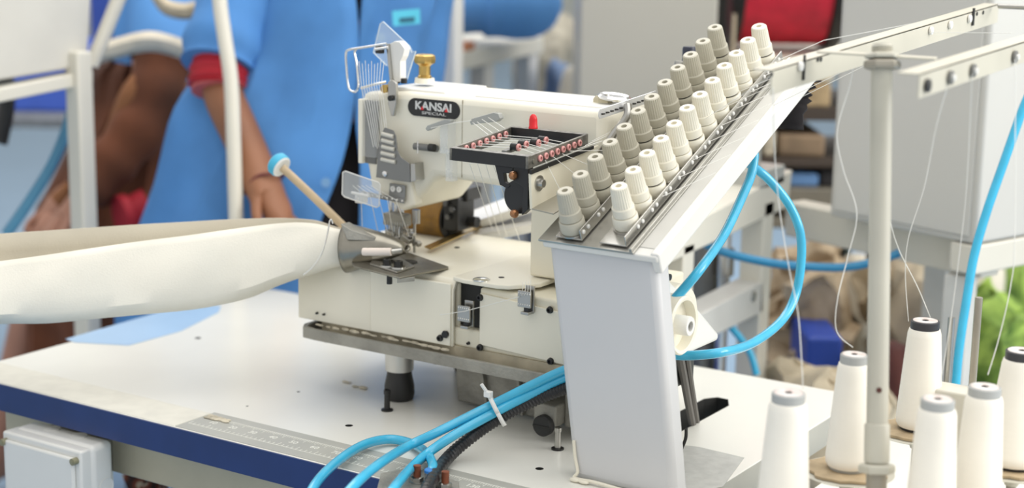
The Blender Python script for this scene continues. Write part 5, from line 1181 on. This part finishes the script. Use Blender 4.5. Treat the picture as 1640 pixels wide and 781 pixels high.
b = MB(); p = PX(1130, 330, xf-.12); b.cyl((p.x, p.y, p.z), (p.x, p.y, p.z-.5), .022); b.build('dark_cylinder', mat('dark_grey_steel', (.20, .20, .19), .4, .4), mf)
MB().tube([PD(1085, 372, 2.86), PD(1120, 386, 2.86), PD(1150, 400, 2.86), PD(1190, 412, 2.86), PD(1250, 423, 2.86), PD(1320, 428, 2.86), PD(1360, 427, 2.86), PD(1400, 419, 2.86), PD(1440, 405, 2.86)], .0075, seg=12).build('air_hose', hose_d, **tags('darker blue hose running level behind the machine frame', 'hose'))
MB().tube([PD(1150, 505, 2.95), PD(1172, 525, 2.95), PD(1200, 562, 2.95), PD(1212, 600, 2.95)], .0065, seg=12).build('air_hose', hose_m, **tags('short blue hose end low behind the handwheel', 'hose'))
MB().tube([PD(1660, 130, 2.42), PD(1640, 170, 2.42), PD(1606, 265, 2.42), PD(1580, 340, 2.42), PD(1560, 410, 2.42), PD(1548, 480, 2.42), PD(1536, 560, 2.42), PD(1528, 640, 2.42), PD(1515, 720, 2.42)], .0066, seg=14).build('air_hose', hose_m, **tags('blue air hose hanging down at the right edge of the photo', 'hose'))
tan_cl = mat('tan_crumpled_cloth', (.66, .53, .37), .85, var=.3, scale=14, bump=.3, bscale=12, col2=(.34, .24, .14))
pile(1295, 120, 392, 3.5, 'cloth_heap', tan_cl, 'tall crumpled tan cloth heap seen right of the hose loop', 'cloth', dep=.15, amp=.075, sc=13, seed=1)
pile(1372, 60, 405, 3.7, 'hanging_cloth', beige_pale, 'pale smooth cloth standing between the tan heap and the pole', 'cloth', dep=.05, amp=.012, seed=5)
pile(1335, 170, 588, 3.0, 'cloth_heap', beige_cl, 'low pale cloth heap behind the far edge of the table', 'cloth', dep=.16, amp=.06, sc=12, seed=8)
pile(1475, 130, 405, 3.45, 'cloth_heap', beige_cl, 'large beige cloth heap right of the pole', 'cloth', dep=.15, amp=.085, sc=11, seed=12)
pile(1436, 70, 555, 3.2, 'dark_cloth', mat('maroon_cloth', (.20, .07, .06), .8, var=.3, scale=10), 'dark maroon cloth low behind the black cored cone', 'cloth', dep=.08, amp=.03, seed=3)
pile(1562, 100, 392, 3.9, 'cloth_heap', beige_pale, 'rounded white cloth bundle behind the blue hose at right', 'cloth', dep=.10, amp=.03, sc=6, seed=14)
pile(1592, 120, 478, 3.35, 'leafy_plant', green_m, 'low bright green leafy plant at the right behind the spindles', 'plant', dep=.12, amp=.06, sc=12, seed=5)
pile(1640, 110, 378, 4.4, 'leafy_plant', green_m, 'taller green leafy plant at the right edge behind the cabinet leg', 'plant', dep=.15, amp=.06, sc=9, seed=21)
a_ = PD(1293, 560, 3.25); c_ = PD(1350, 560, 3.25); zt = PD(1320, 540, 3.25).z
b = MB(); q = [a_, c_, c_+FH*.2, a_+FH*.2]; b.prism([(v.x, v.y, 0) for v in q], (0, 0, zt)); b.build('blue_bin', blue_box, bevel=.008, **tags('royal blue bin among the tan cloth heaps', 'bin'))
pile(1085, 60, 575, 3.0, 'blue_bundle', blue_box, 'royal blue bundle low behind the hand wheel', 'cloth', dep=.08, amp=.02, seed=6)

MB().tube([PZ(1099, 686, T+.045), PZ(1098, 702, T+.03), PZ(1090, 722, T+.012), PZ(1080, 745, T+.008), PZ(1060, 770, T+.006)], .0022, seg=8).build('black_wire', black, **tags('thin black wire curling on the table behind the grey post', 'wire'))
